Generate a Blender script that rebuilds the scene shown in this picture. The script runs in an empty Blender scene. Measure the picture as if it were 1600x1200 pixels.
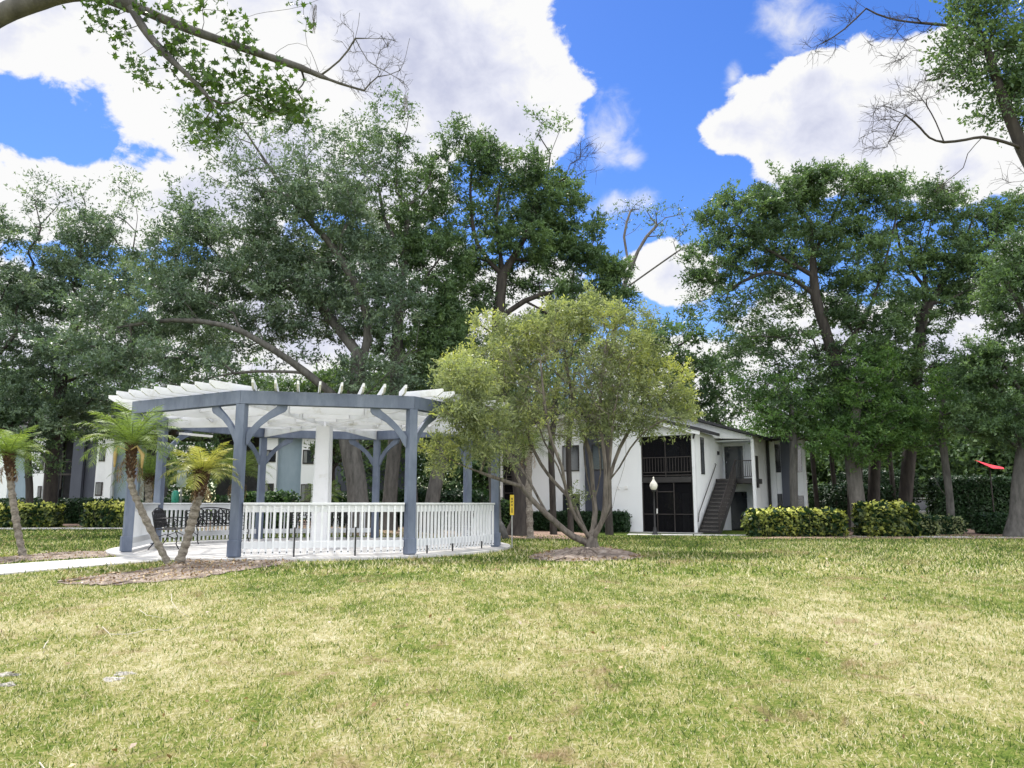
import bpy, math, random
import numpy as np
from mathutils import Vector
random.seed(7); rng = np.random.default_rng(11)
sc = bpy.context.scene; COL = sc.collection
R = math.radians
# ---------------------------------------------------------------- camera
CAMZ = 1.45; F = 1202.0; PITCH = math.atan2(187, F)
cd = bpy.data.cameras.new('camera'); cam = bpy.data.objects.new('camera', cd); COL.objects.link(cam)
cam.location = (0, 0, CAMZ); cam.rotation_euler = (math.pi/2 + PITCH, 0, 0)
cd.sensor_fit = 'HORIZONTAL'; cd.sensor_width = 36; cd.lens = F/1600*36; cd.clip_end = 2000; cd.clip_start = .1
sc.camera = cam
def W(px, py, Y):                       # photo pixel + distance -> point in the place
    c, s = math.cos(PITCH), math.sin(PITCH)
    a = (px-800)/F; b = (600-py)/F
    dx, dy, dz = a, c - b*s, s + b*c
    k = Y/dy
    return np.array((dx*k, Y, CAMZ + dz*k))
def ss(a, b, x):
    t = np.clip((x-a)/(b-a), 0, 1); return t*t*(3-2*t)
def g(x, y):                            # height of the ground
    x = np.asarray(x, float); y = np.asarray(y, float)
    h = .40*ss(3, 14, y)*(1-ss(21, 33, y)*ss(-8, 2, x))
    return h + .018*np.sin(x*.9+1.3)*np.sin(y*.7)*ss(2, 6, y)*(1-ss(11, 13, y)) + .012*np.sin(x*2.1)*np.cos(y*1.7+.5)*(1-ss(11, 13, y))
# ---------------------------------------------------------------- objects
def tag(o, label=None, cat=None, group=None, kind=None):
    if label: o['label'] = label
    if cat: o['category'] = cat
    if group: o['group'] = group
    if kind: o['kind'] = kind
    return o
def empty(name, loc, label, cat, group=None, rz=0):
    o = bpy.data.objects.new(name, None); COL.objects.link(o)
    o.location = loc; o.rotation_euler = (0, 0, rz); o.empty_display_size = .3
    return tag(o, label, cat, group)
def link(name, me, mat, parent=None, local=False):
    o = bpy.data.objects.new(name, me); COL.objects.link(o)
    if mat: me.materials.append(mat)
    if parent:
        o.parent = parent
        if not local and parent.parent is None and parent.type == 'EMPTY': o.location = -parent.location
    return o
class MB:
    def __init__(s): s.v = []; s.f = []
    def box(s, c, d, rz=0, ax=None):   # centre, size; ax = 3 axes
        c = np.array(c, float)
        if ax is None:
            a = np.array((math.cos(rz), math.sin(rz), 0)); b = np.array((-math.sin(rz), math.cos(rz), 0)); z = np.array((0, 0, 1.))
        else: a, b, z = ax
        n = len(s.v)
        for k in (-.5, .5):
            for i, j in ((-.5, -.5), (.5, -.5), (.5, .5), (-.5, .5)):
                s.v.append(tuple(c + a*d[0]*i + b*d[1]*j + z*d[2]*k))
        s.f += [(n, n+3, n+2, n+1), (n+4, n+5, n+6, n+7)] + [(n+i, n+(i+1) % 4, n+4+(i+1) % 4, n+4+i) for i in range(4)]
        return s
    def bar(s, p, q, w, h, up=(0, 0, 1)):   # beam from p to q, w across, h along up
        p = np.array(p, float); q = np.array(q, float); a = q-p; L = np.linalg.norm(a); a /= L
        b = np.cross(np.array(up, float), a); b /= np.linalg.norm(b); z = np.cross(a, b)
        return s.box((p+q)/2, (L, w, h), ax=(a, b, z))
    def prism(s, poly, dvec):          # polygon (3d points) extruded by a vector
        n = len(s.v); m = len(poly); d = np.array(dvec, float)
        s.v += [tuple(p) for p in poly] + [tuple(np.array(p)+d) for p in poly]
        s.f += [tuple(range(n, n+m)), tuple(range(n+2*m-1, n+m-1, -1))]
        s.f += [(n+i, n+m+i, n+m+(i+1) % m, n+(i+1) % m) for i in range(m)]
        return s
    def tube(s, pts, r, k=8, cap=True, r1=None):
        pts = [np.array(p, float) for p in pts]; m = len(pts)
        rs = r if hasattr(r, '__len__') else [r + ((r1 if r1 is not None else r)-r)*i/(m-1) for i in range(m)]
        n0 = len(s.v); ref = None
        for i, p in enumerate(pts):
            t = pts[min(i+1, m-1)] - pts[max(i-1, 0)]; t /= (np.linalg.norm(t)+1e-9)
            if ref is None: ref = np.array((1., 0, 0)) if abs(t[0]) < .8 else np.array((0, 1., 0))
            a = ref - t*np.dot(ref, t); a /= (np.linalg.norm(a)+1e-9); b = np.cross(t, a); ref = a
            for j in range(k):
                th = 2*math.pi*j/k; s.v.append(tuple(p + (a*math.cos(th)+b*math.sin(th))*rs[i]))
        for i in range(m-1):
            for j in range(k):
                s.f.append((n0+i*k+j, n0+i*k+(j+1) % k, n0+(i+1)*k+(j+1) % k, n0+(i+1)*k+j))
        if cap:
            s.f.append(tuple(n0+j for j in range(k-1, -1, -1))); s.f.append(tuple(n0+(m-1)*k+j for j in range(k)))
        return s
    def lathe(s, c, prof, k=20):       # profile [(r, z)]
        n0 = len(s.v); m = len(prof)
        for r, z in prof:
            for j in range(k):
                th = 2*math.pi*j/k; s.v.append((c[0]+r*math.cos(th), c[1]+r*math.sin(th), c[2]+z))
        for i in range(m-1):
            for j in range(k):
                s.f.append((n0+i*k+j, n0+i*k+(j+1) % k, n0+(i+1)*k+(j+1) % k, n0+(i+1)*k+j))
        s.f.append(tuple(n0+j for j in range(k-1, -1, -1))); s.f.append(tuple(n0+(m-1)*k+j for j in range(k)))
        return s
    def build(s, name, mat, parent=None, smooth=False, bevel=0, local=False):
        me = bpy.data.meshes.new(name); me.from_pydata(s.v, [], s.f); me.update()
        if smooth: me.polygons.foreach_set('use_smooth', [True]*len(me.polygons))
        o = link(name, me, mat, parent, local)
        if bevel:
            b = o.modifiers.new('bevel', 'BEVEL'); b.width = bevel; b.segments = 2; b.limit_method = 'ANGLE'
        return o
def np_mesh(name, V, k, attr=None):     # V (n*k,3): n polygons of k corners, no shared verts
    n = len(V)//k; me = bpy.data.meshes.new(name)
    me.vertices.add(n*k); me.vertices.foreach_set('co', np.ascontiguousarray(V, np.float32).ravel())
    me.loops.add(n*k); me.loops.foreach_set('vertex_index', np.arange(n*k, dtype=np.int32))
    me.polygons.add(n); me.polygons.foreach_set('loop_start', np.arange(0, n*k, k, dtype=np.int32))
    if attr is not None:
        a = me.attributes.new('var', 'FLOAT', 'FACE'); a.data.foreach_set('value', np.ascontiguousarray(attr, np.float32))
    me.update(calc_edges=True); return me
# ---------------------------------------------------------------- materials
def nodes(name):
    m = bpy.data.materials.new(name); m.use_nodes = True; nt = m.node_tree; nt.nodes.clear(); return m, nt, nt.nodes, nt.links
def ramp(nt, fac, stops, interp='LINEAR'):
    r = nt.nodes.new('ShaderNodeValToRGB'); r.color_ramp.interpolation = interp
    e = r.color_ramp.elements
    while len(e) > 1: e.remove(e[-1])
    e[0].position = stops[0][0]; e[0].color = tuple(stops[0][1])+(1,)
    for p, c in stops[1:]:
        x = e.new(p); x.color = tuple(c)+(1,)
    nt.links.new(fac, r.inputs[0]); return r.outputs[0]
def noise(nt, scale, detail=4, rough=.6, vec=None, dist=0):
    n = nt.nodes.new('ShaderNodeTexNoise'); n.inputs['Scale'].default_value = scale; n.inputs['Detail'].default_value = detail
    n.inputs['Roughness'].default_value = rough; n.inputs['Distortion'].default_value = dist
    if vec: nt.links.new(vec, n.inputs['Vector'])
    return n.outputs[0]
def math_(nt, op, a, b=None, clamp=False):
    n = nt.nodes.new('ShaderNodeMath'); n.operation = op; n.use_clamp = clamp
    for i, x in enumerate((a, b)):
        if x is None: continue
        if isinstance(x, (int, float)): n.inputs[i].default_value = x
        else: nt.links.new(x, n.inputs[i])
    return n.outputs[0]
def mixc(nt, fac, a, b):
    n = nt.nodes.new('ShaderNodeMix'); n.data_type = 'RGBA'
    for i, x in ((0, fac), (6, a), (7, b)):
        if isinstance(x, (int, float)): n.inputs[i].default_value = x
        elif isinstance(x, tuple): n.inputs[i].default_value = x+(1,)
        else: nt.links.new(x, n.inputs[i])
    return n.outputs[2]
def objvec(nt, scale=(1, 1, 1), world=True):
    if world: src = nt.nodes.new('ShaderNodeNewGeometry').outputs['Position']
    else: src = nt.nodes.new('ShaderNodeTexCoord').outputs['Object']
    mp = nt.nodes.new('ShaderNodeMapping'); mp.inputs['Scale'].default_value = scale
    nt.links.new(src, mp.inputs[0]); return mp.outputs[0]
def bump(nt, h, strength, dist=.02):
    b = nt.nodes.new('ShaderNodeBump'); b.inputs['Strength'].default_value = strength; b.inputs['Distance'].default_value = dist
    nt.links.new(h, b.inputs['Height']); return b.outputs[0]
def solid(name, stops, scale=3, stretch=(1, 1, 1), rough=.6, bumps=.3, bscale=40, metal=0, detail=5, spec=.4):
    m, nt, N, L = nodes(name)
    v = objvec(nt, stretch); c = ramp(nt, noise(nt, scale, detail, .65, v), stops)
    b = N.new('ShaderNodeBsdfPrincipled'); o = N.new('ShaderNodeOutputMaterial')
    L.new(c, b.inputs['Base Color']); b.inputs['Roughness'].default_value = rough; b.inputs['Metallic'].default_value = metal
    b.inputs['Specular IOR Level'].default_value = spec
    if bumps: L.new(bump(nt, noise(nt, bscale, 4, .6, v), bumps, .01), b.inputs['Normal'])
    L.new(b.outputs[0], o.inputs[0]); return m
def leafmat(name, stops, trans=.35, gloss=.25):
    m, nt, N, L = nodes(name)
    a = N.new('ShaderNodeAttribute'); a.attribute_name = 'var'
    big = noise(nt, .55, 2, .5, objvec(nt))
    f = math_(nt, 'ADD', math_(nt, 'MULTIPLY', a.outputs['Fac'], .75), math_(nt, 'MULTIPLY', math_(nt, 'SUBTRACT', big, .3), .6), True)
    c = ramp(nt, f, stops)
    b = N.new('ShaderNodeBsdfPrincipled'); b.inputs['Roughness'].default_value = .45; b.inputs['Specular IOR Level'].default_value = gloss
    L.new(c, b.inputs['Base Color'])
    t = N.new('ShaderNodeBsdfTranslucent'); g_ = N.new('ShaderNodeMixRGB'); g_.blend_type = 'MULTIPLY'; g_.inputs[0].default_value = 1
    L.new(c, g_.inputs[1]); g_.inputs[2].default_value = (1.25, 1.3, .6, 1); L.new(g_.outputs[0], t.inputs[0])
    mx = N.new('ShaderNodeMixShader'); mx.inputs[0].default_value = trans
    o = N.new('ShaderNodeOutputMaterial'); L.new(b.outputs[0], mx.inputs[1]); L.new(t.outputs[0], mx.inputs[2]); L.new(mx.outputs[0], o.inputs[0])
    return m
def barkmat(name, c0, c1, sc_=6, st=(1, 1, .25), b=.8):
    return solid(name, [(.25, c0), (.5, tuple((x+y)/2 for x, y in zip(c0, c1))), (.75, c1)], sc_, st, .9, b, 14, spec=.2)
M = {}
M['white'] = solid('white_paint', [(.2, (.50, .52, .53)), (.42, (.66, .68, .70)), (.7, (.73, .74, .76))], 2.2, (1, 1, .5), .55, .15, 60)
M['weathered'] = solid('weathered_white_paint', [(.20, (.34, .31, .25)), (.30, (.54, .54, .51)), (.42, (.67, .68, .70)), (.8, (.73, .74, .76))], 2.6, (1, 1, 1.2), .65, .25, 60)
M['slate'] = solid('slate_blue_paint', [(.10, (.22, .21, .20)), (.20, (.09, .11, .15)), (.30, (.075, .095, .145)), (.5, (.112, .138, .195)), (.75, (.17, .20, .265))], 3, (1, 1, .35), .55, .25, 50)
M['concrete'] = solid('pale_concrete', [(.25, (.30, .29, .28)), (.45, (.42, .41, .40)), (.75, (.50, .49, .48))], 1.7, (1, 1, 1), .85, .2, 70)
M['iron'] = solid('black_cast_iron', [(.3, (.012, .012, .014)), (.7, (.03, .03, .032))], 8, (1, 1, 1), .45, .2, 60, metal=.2)
M['black'] = solid('black_trim', [(.3, (.012, .011, .012)), (.7, (.028, .026, .026))], 4, (1, 1, 1), .5, .1, 40)
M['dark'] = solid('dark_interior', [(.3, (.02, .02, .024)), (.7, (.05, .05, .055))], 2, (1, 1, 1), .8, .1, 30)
M['brown'] = solid('dark_brown_timber', [(.3, (.018, .015, .015)), (.7, (.045, .038, .036))], 4, (1, 1, 1), .7, .2, 40)
M['tread'] = solid('worn_tread', [(.3, (.05, .045, .04)), (.7, (.11, .10, .095))], 5, (1, 1, 1), .8, .2, 40)
M['stucco'] = solid('white_painted_block', [(.2, (.62, .64, .67)), (.42, (.76, .78, .81)), (.8, (.81, .83, .85))], .8, (1, 1, .5), .8, .3, 25)
M['graypanel'] = solid('slate_siding', [(.3, (.055, .06, .085)), (.7, (.085, .095, .125))], 1, (1, 1, .3), .7, .2, 30)
M['bluepanel'] = solid('blue_gray_panel', [(.3, (.20, .27, .33)), (.7, (.28, .35, .42))], 1, (1, 1, .3), .7, .2, 30)
M['roof'] = solid('roof_shingle', [(.3, (.02, .02, .024)), (.7, (.06, .06, .065))], 6, (1, 1, 1), .9, .6, 25)
M['plasticwhite'] = solid('white_plastic', [(.3, (.7, .7, .7)), (.7, (.8, .8, .8))], 3, (1, 1, 1), .4, 0)
M['yellow'] = solid('yellow_sign', [(.3, (.72, .50, .03)), (.7, (.82, .60, .06))], 6, (1, 1, 1), .5, 0)
M['signgray'] = solid('sign_back', [(.3, (.17, .21, .20)), (.7, (.25, .29, .27))], 3, (1, 1, 1), .5, 0, metal=.2)
M['binbag'] = solid('green_plastic', [(.3, (.0, .12, .08)), (.7, (.02, .25, .17))], 5, (1, 1, 1), .35, .3, 20)
M['red'] = solid('red_canvas', [(.3, (.55, .02, .04)), (.7, (.75, .05, .07))], 3, (1, 1, 1), .7, .1, 20)
M['steel'] = solid('galvanised_steel', [(.3, (.25, .25, .25)), (.7, (.4, .4, .4))], 5, (1, 1, 1), .45, 0, metal=.7)
M['glassdark'] = solid('dark_window_glass', [(.3, (.012, .014, .018)), (.7, (.03, .035, .042))], 1.2, (1, 1, 1), .08, 0, spec=.8)
M['blind'] = solid('window_blind', [(.3, (.12, .13, .13)), (.7, (.25, .26, .26))], 1, (14, 14, 1), .7, 0)
M['globe'] = solid('frosted_globe', [(.3, (.62, .60, .52)), (.7, (.75, .73, .66))], 2, (1, 1, 1), .3, 0)
M['bark_oak'] = barkmat('oak_bark', (.034, .033, .032), (.135, .13, .122))
M['bark_dark'] = barkmat('dark_bark', (.02, .018, .018), (.07, .062, .056))
M['bark_light'] = barkmat('pale_bark', (.06, .056, .052), (.19, .18, .165))
M['bark_brush'] = barkmat('shaggy_gray_bark', (.035, .03, .027), (.23, .205, .18), 12, (1, 1, .18), 1.0)
M['bark_twig'] = barkmat('bleached_twig', (.20, .19, .15), (.42, .41, .34))
M['palm_trunk'] = barkmat('palm_trunk', (.055, .048, .04), (.30, .27, .23), 14, (1, 1, 1.6), 1.0)
M['palm_boot'] = barkmat('palm_boots', (.025, .015, .01), (.12, .07, .045), 22, (1, 1, .6), 1.0)
M['husk'] = solid('dry_palm_husk', [(.3, (.34, .24, .09)), (.7, (.50, .38, .18))], 5, (1, 1, 1), .7, .3, 30)
M['oak'] = leafmat('oak_leaves', [(0, (.026, .050, .030)), (.35, (.064, .112, .058)), (.65, (.115, .185, .086)), (1, (.20, .29, .12))])
M['oakgray'] = leafmat('live_oak_leaves', [(0, (.034, .056, .042)), (.35, (.076, .122, .084)), (.65, (.135, .198, .130)), (1, (.24, .31, .20))], .3, .4)
M['green'] = leafmat('fresh_green_leaves', [(0, (.035, .07, .026)), (.35, (.065, .135, .042)), (.65, (.11, .20, .06)), (1, (.19, .30, .08))], .42)
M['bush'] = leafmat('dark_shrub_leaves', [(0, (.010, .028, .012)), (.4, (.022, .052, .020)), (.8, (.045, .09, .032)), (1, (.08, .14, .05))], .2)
M['brush'] = leafmat('bottlebrush_leaves', [(0, (.11, .14, .08)), (.35, (.22, .26, .145)), (.62, (.34, .375, .17)), (.85, (.50, .51, .13)), (1, (.62, .58, .15))], .42)
M['syc'] = leafmat('sycamore_leaves', [(0, (.03, .06, .018)), (.4, (.055, .105, .028)), (.8, (.095, .16, .04)), (1, (.19, .24, .07))], .35)
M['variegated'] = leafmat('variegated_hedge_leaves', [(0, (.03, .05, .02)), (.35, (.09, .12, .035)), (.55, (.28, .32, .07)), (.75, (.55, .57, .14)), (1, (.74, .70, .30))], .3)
M['palm'] = leafmat('palm_fronds', [(0, (.06, .10, .035)), (.4, (.12, .18, .055)), (.75, (.22, .30, .075)), (1, (.42, .45, .13))], .4)
M['palm_y'] = leafmat('yellowing_palm_fronds', [(0, (.10, .13, .04)), (.4, (.23, .26, .07)), (.75, (.40, .39, .12)), (1, (.54, .46, .18))], .4)
M['stick'] = barkmat('bleached_stick', (.35, .31, .25), (.62, .58, .50))
# ---------------------------------------------------------------- sky, sun
SUN_AZ, SUN_EL = R(-28), R(60)          # azimuth from +Y, clockwise positive
sd = Vector((math.sin(SUN_AZ)*math.cos(SUN_EL), math.cos(SUN_AZ)*math.cos(SUN_EL), math.sin(SUN_EL)))
sl = bpy.data.lights.new('sun', 'SUN'); sl.energy = 2.8; sl.angle = R(2.0); sl.color = (1, .955, .88)
so = bpy.data.objects.new('sun', sl); COL.objects.link(so); so.rotation_euler = (-sd).to_track_quat('-Z', 'Y').to_euler()
so.location = (0, 0, 60)
w = bpy.data.worlds.new('World'); sc.world = w; w.use_nodes = True
nt = w.node_tree; nt.nodes.clear(); N = nt.nodes; L = nt.links
sky = N.new('ShaderNodeTexSky'); sky.sky_type = 'NISHITA'; sky.sun_disc = False
sky.sun_elevation = SUN_EL; sky.sun_rotation = SUN_AZ; sky.dust_density = .2; sky.ozone_density = 3; sky.air_density = 1.0
hs = N.new('ShaderNodeHueSaturation'); hs.inputs['Saturation'].default_value = 1.30; hs.inputs['Value'].default_value = .70; hs.inputs['Hue'].default_value = .516
L.new(sky.outputs[0], hs.inputs['Color'])
vm = N.new('ShaderNodeVectorMath'); vm.operation = 'SCALE'; vm.inputs['Scale'].default_value = .125; L.new(hs.outputs[0], vm.inputs[0])
geo = N.new('ShaderNodeTexCoord'); D = geo.outputs['Generated']
def dirpx(px, py):
    v = W(px, py, 10) - np.array((0, 0, CAMZ)); return v/np.linalg.norm(v)
def blobfield(blobs):
    acc = None
    for px, py, rx, ry in blobs:
        c = dirpx(px, py)
        a = N.new('ShaderNodeVectorMath'); a.operation = 'SUBTRACT'; L.new(D, a.inputs[0]); a.inputs[1].default_value = tuple(c)
        b = N.new('ShaderNodeVectorMath'); b.operation = 'MULTIPLY'; L.new(a.outputs[0], b.inputs[0])
        b.inputs[1].default_value = (F/rx*1.0, F/max(rx, ry), F/ry)
        l = N.new('ShaderNodeVectorMath'); l.operation = 'LENGTH'; L.new(b.outputs[0], l.inputs[0])
        q = math_(nt, 'SUBTRACT', 1.0, l.outputs['Value'])
        if acc is None: acc = q
        else:
            n = N.new('ShaderNodeMath'); n.operation = 'SMOOTH_MAX'; n.inputs[2].default_value = .3
            L.new(acc, n.inputs[0]); L.new(q, n.inputs[1]); acc = n.outputs[0]
    return acc
big = blobfield([(430, -20, 400, 150), (200, 20, 210, 120), (60, 0, 180, 120), (760, 110, 130, 120), (640, 90, 200, 160), (240, 120, 120, 110), (330, 190, 120, 90), (800, 200, 100, 70),
                 (430, 250, 170, 110), (600, 270, 130, 90), (110, 320, 200, 75), (320, 320, 150, 75), (560, 520, 420, 160), (1290, 190, 150, 100), (1180, 205, 90, 45), (1400, 190, 170, 110), (1500, 260, 110, 70), (1270, 125, 60, 40),
                 (1400, 130, 120, 60), (1045, 430, 90, 55), (1300, 620, 400, 170), (90, 620, 300, 190), (1650, 480, 120, 130)])
wisp = blobfield([(1240, 30, 50, 55), (1145, 122, 18, 24), (957, 205, 42, 60), (970, 318, 60, 22), (985, 245, 26, 20), (1540, 250, 60, 50), (470, 380, 60, 40)])
mpn = N.new('ShaderNodeMapping'); mpn.inputs['Scale'].default_value = (1, 1, 1.25); L.new(D, mpn.inputs[0])
n1 = noise(nt, 5.5, 9, .56, mpn.outputs[0], .25); n2 = noise(nt, 22, 6, .6, mpn.outputs[0], .3); n3 = noise(nt, 2.2, 6, .55, mpn.outputs[0])
def mr(x, a, b, smooth=True):
    m = N.new('ShaderNodeMapRange'); m.interpolation_type = 'SMOOTHSTEP' if smooth else 'LINEAR'; m.inputs[1].default_value = a; m.inputs[2].default_value = b
    L.new(x, m.inputs[0]); return m.outputs[0]
f1 = math_(nt, 'ADD', math_(nt, 'ADD', big, math_(nt, 'MULTIPLY', math_(nt, 'SUBTRACT', n1, .5), 1.5)), math_(nt, 'MULTIPLY', math_(nt, 'SUBTRACT', n2, .5), .60))
m1 = mr(f1, .06, .18)
f2 = math_(nt, 'ADD', wisp, math_(nt, 'MULTIPLY', math_(nt, 'SUBTRACT', n2, .5), 2.4))
m2 = math_(nt, 'MULTIPLY', mr(f2, -.05, 1.3), .8)
# unseen clouds overhead and behind, added for ambient fill
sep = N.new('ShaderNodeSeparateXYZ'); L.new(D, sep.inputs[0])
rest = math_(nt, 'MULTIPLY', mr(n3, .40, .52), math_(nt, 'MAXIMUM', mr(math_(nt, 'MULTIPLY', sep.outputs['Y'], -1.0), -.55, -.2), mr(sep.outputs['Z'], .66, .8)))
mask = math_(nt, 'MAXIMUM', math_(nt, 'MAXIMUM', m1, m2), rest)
clb = math_(nt, 'ADD', .46, math_(nt, 'MULTIPLY', rest, .95))  # unseen clouds made brighter than those in view, to lift the ambient light
# cloud body: bright edges, faint lavender inside
sh = math_(nt, 'ADD', math_(nt, 'MULTIPLY', f1, .62), math_(nt, 'MULTIPLY', math_(nt, 'SUBTRACT', n3, .5), 1.4))
shn = math_(nt, 'ADD', sh, math_(nt, 'MULTIPLY', math_(nt, 'SUBTRACT', n2, .5), .5))
cc = ramp(nt, shn, [(.0, (1.0, 1.0, 1.0)), (.30, (1.0, 1.0, 1.0)), (.52, (.82, .84, .96)), (.8, (.62, .65, .82)), (1, (.76, .78, .92))])
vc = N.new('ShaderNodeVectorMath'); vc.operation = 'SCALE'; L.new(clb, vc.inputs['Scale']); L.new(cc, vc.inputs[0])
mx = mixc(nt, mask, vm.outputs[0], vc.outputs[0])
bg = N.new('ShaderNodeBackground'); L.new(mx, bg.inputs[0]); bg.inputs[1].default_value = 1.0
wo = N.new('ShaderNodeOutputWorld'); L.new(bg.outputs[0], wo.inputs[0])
w.cycles.sampling_method = 'MANUAL'; w.cycles.sample_map_resolution = 512
sc.view_settings.view_transform = 'Standard'; sc.view_settings.look = 'None'; sc.view_settings.exposure = 1.08; sc.view_settings.gamma = 1
sc.cycles.max_bounces = 7; sc.cycles.diffuse_bounces = 3; sc.cycles.glossy_bounces = 2; sc.cycles.transmission_bounces = 4; sc.cycles.transparent_max_bounces = 8
sc.cycles.caustics_reflective = False; sc.cycles.caustics_refractive = False; sc.cycles.use_denoising = True
# ---------------------------------------------------------------- lawn
def lawn_color(nt, var=None):
    v = objvec(nt)
    vs = objvec(nt, (1, .55, 1))
    p1 = noise(nt, .38, 5, .62, v, .4); p2 = noise(nt, 1.7, 5, .65, vs, .3); p3 = noise(nt, .9, 6, .72, v, 1.2)
    sx = nt.nodes.new('ShaderNodeSeparateXYZ'); nt.links.new(v, sx.inputs[0])
    far = nt.nodes.new('ShaderNodeMapRange'); far.inputs[1].default_value = 9; far.inputs[2].default_value = 24; nt.links.new(sx.outputs[1], far.inputs[0])
    far.inputs[3].default_value = -.30; far.inputs[4].default_value = -.64
    f = math_(nt, 'ADD', math_(nt, 'ADD', math_(nt, 'MULTIPLY', p1, .95), math_(nt, 'ADD', math_(nt, 'MULTIPLY', p2, .42), math_(nt, 'MULTIPLY', noise(nt, 6.5, 3, .6, vs, .5), .62))), far.outputs[0])
    if var is not None: f = math_(nt, 'ADD', f, math_(nt, 'MULTIPLY', math_(nt, 'SUBTRACT', var, .5), .95))
    else: f = math_(nt, 'ADD', f, math_(nt, 'MULTIPLY', math_(nt, 'SUBTRACT', noise(nt, 28, 4, .7, v), .5), .9))
    c = ramp(nt, f, [(.24, (.042, .078, .014)), (.42, (.105, .170, .024)), (.56, (.185, .255, .045)), (.68, (.33, .335, .10)), (.81, (.50, .45, .22)), (1, (.72, .67, .46))])
    red = nt.nodes.new('ShaderNodeMapRange'); red.inputs[1].default_value = .56; red.inputs[2].default_value = .68; nt.links.new(p3, red.inputs[0])
    c = mixc(nt, math_(nt, 'MULTIPLY', red.outputs[0], .75), c, (.33, .22, .135))
    yel = nt.nodes.new('ShaderNodeMapRange'); yel.inputs[1].default_value = .67; yel.inputs[2].default_value = .73
    nt.links.new(noise(nt, .9, 3, .6, objvec(nt, (1, 1, 1)), .2), yel.inputs[0])
    c = mixc(nt, math_(nt, 'MULTIPLY', yel.outputs[0], .6), c, (.42, .46, .05))
    return c, v
m, nt, N, L = nodes('lawn_ground')
c, v = lawn_color(nt)
hs = N.new('ShaderNodeHueSaturation'); hs.inputs['Value'].default_value = .75; L.new(c, hs.inputs['Color'])
b = N.new('ShaderNodeBsdfPrincipled'); b.inputs['Roughness'].default_value = .95; b.inputs['Specular IOR Level'].default_value = .1
L.new(hs.outputs[0], b.inputs['Base Color']); L.new(bump(nt, noise(nt, 35, 4, .7, v), 1, .05), b.inputs['Normal'])
o = N.new('ShaderNodeOutputMaterial'); L.new(b.outputs[0], o.inputs[0]); M['lawn'] = m
m, nt, N, L = nodes('grass_blades')
a = N.new('ShaderNodeAttribute'); a.attribute_name = 'var'
c, v = lawn_color(nt, a.outputs['Fac'])
b = N.new('ShaderNodeBsdfPrincipled'); b.inputs['Roughness'].default_value = .6; b.inputs['Specular IOR Level'].default_value = .2; L.new(c, b.inputs['Base Color'])
t = N.new('ShaderNodeBsdfTranslucent'); L.new(c, t.inputs[0]); mxs = N.new('ShaderNodeMixShader'); mxs.inputs[0].default_value = .4
o = N.new('ShaderNodeOutputMaterial'); L.new(b.outputs[0], mxs.inputs[1]); L.new(t.outputs[0], mxs.inputs[2]); L.new(mxs.outputs[0], o.inputs[0]); M['blade'] = m
M['mulch'] = solid('brown_mulch', [(.25, (.05, .038, .03)), (.42, (.15, .115, .09)), (.55, (.25, .20, .165)), (.72, (.37, .33, .29))], 5, (1, 1, 1), .95, 1, 60)
M['sand'] = solid('pale_sand', [(.3, (.26, .24, .21)), (.7, (.46, .44, .41))], 12, (1, 1, 1), .95, .6, 60)
M['litter'] = solid('pine_litter', [(.25, (.10, .065, .05)), (.5, (.23, .15, .115)), (.75, (.36, .27, .20))], 3, (1, 1, 1), .95, 1, 40)
# ground sheet: fine near, coarse far
xs = np.concatenate([np.linspace(-700, -60, 12)[:-1], np.linspace(-60, -14, 40)[:-1], np.linspace(-14, 14, 90)[:-1], np.linspace(14, 60, 40)[:-1], np.linspace(60, 700, 12)])
ys = np.concatenate([np.linspace(-60, 2, 8)[:-1], np.linspace(2, 34, 130)[:-1], np.linspace(34, 90, 30)[:-1], np.linspace(90, 1200, 10)])
X, Y = np.meshgrid(xs, ys); Z = g(X, Y)
V = np.stack([X, Y, Z], -1).reshape(-1, 3); nx = len(xs); ny = len(ys)
I = (np.arange(ny-1)[:, None]*nx + np.arange(nx-1)[None, :]).ravel()
Fc = np.stack([I, I+1, I+nx+1, I+nx], 1)
me = bpy.data.meshes.new('ground'); me.from_pydata(V.tolist(), [], Fc.tolist()); me.polygons.foreach_set('use_smooth', [True]*len(me.polygons))
tag(link('ground', me, M['lawn']), kind='structure')
GC = np.array((-4.66, 19.07)); GR = 4.3; SLZ = .45
def inpoly(x, y, P):
    r = np.zeros(len(x), bool); j = len(P)-1
    for i in range(len(P)):
        xi, yi = P[i][:2]; xj, yj = P[j][:2]
        cnd = ((yi > y) != (yj > y)) & (x < (xj-xi)*(y-yi)/(yj-yi+1e-12)+xi); r ^= cnd; j = i
    return r
def ragged(pts, n=90, amp=.12):        # closed smooth ragged outline through the points
    pts = np.array(pts, float); m = len(pts); out = []
    for k in range(n):
        t = k/n*m; i = int(t); f = t-i
        p0, p1, p2, p3 = pts[(i-1) % m], pts[i % m], pts[(i+1) % m], pts[(i+2) % m]
        q = .5*(2*p1+(p2-p0)*f+(2*p0-5*p1+4*p2-p3)*f*f+(3*p1-p0-3*p2+p3)*f**3)
        out.append(q + rng.normal(0, amp, 2)*.5)
    return np.array(out)
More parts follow.
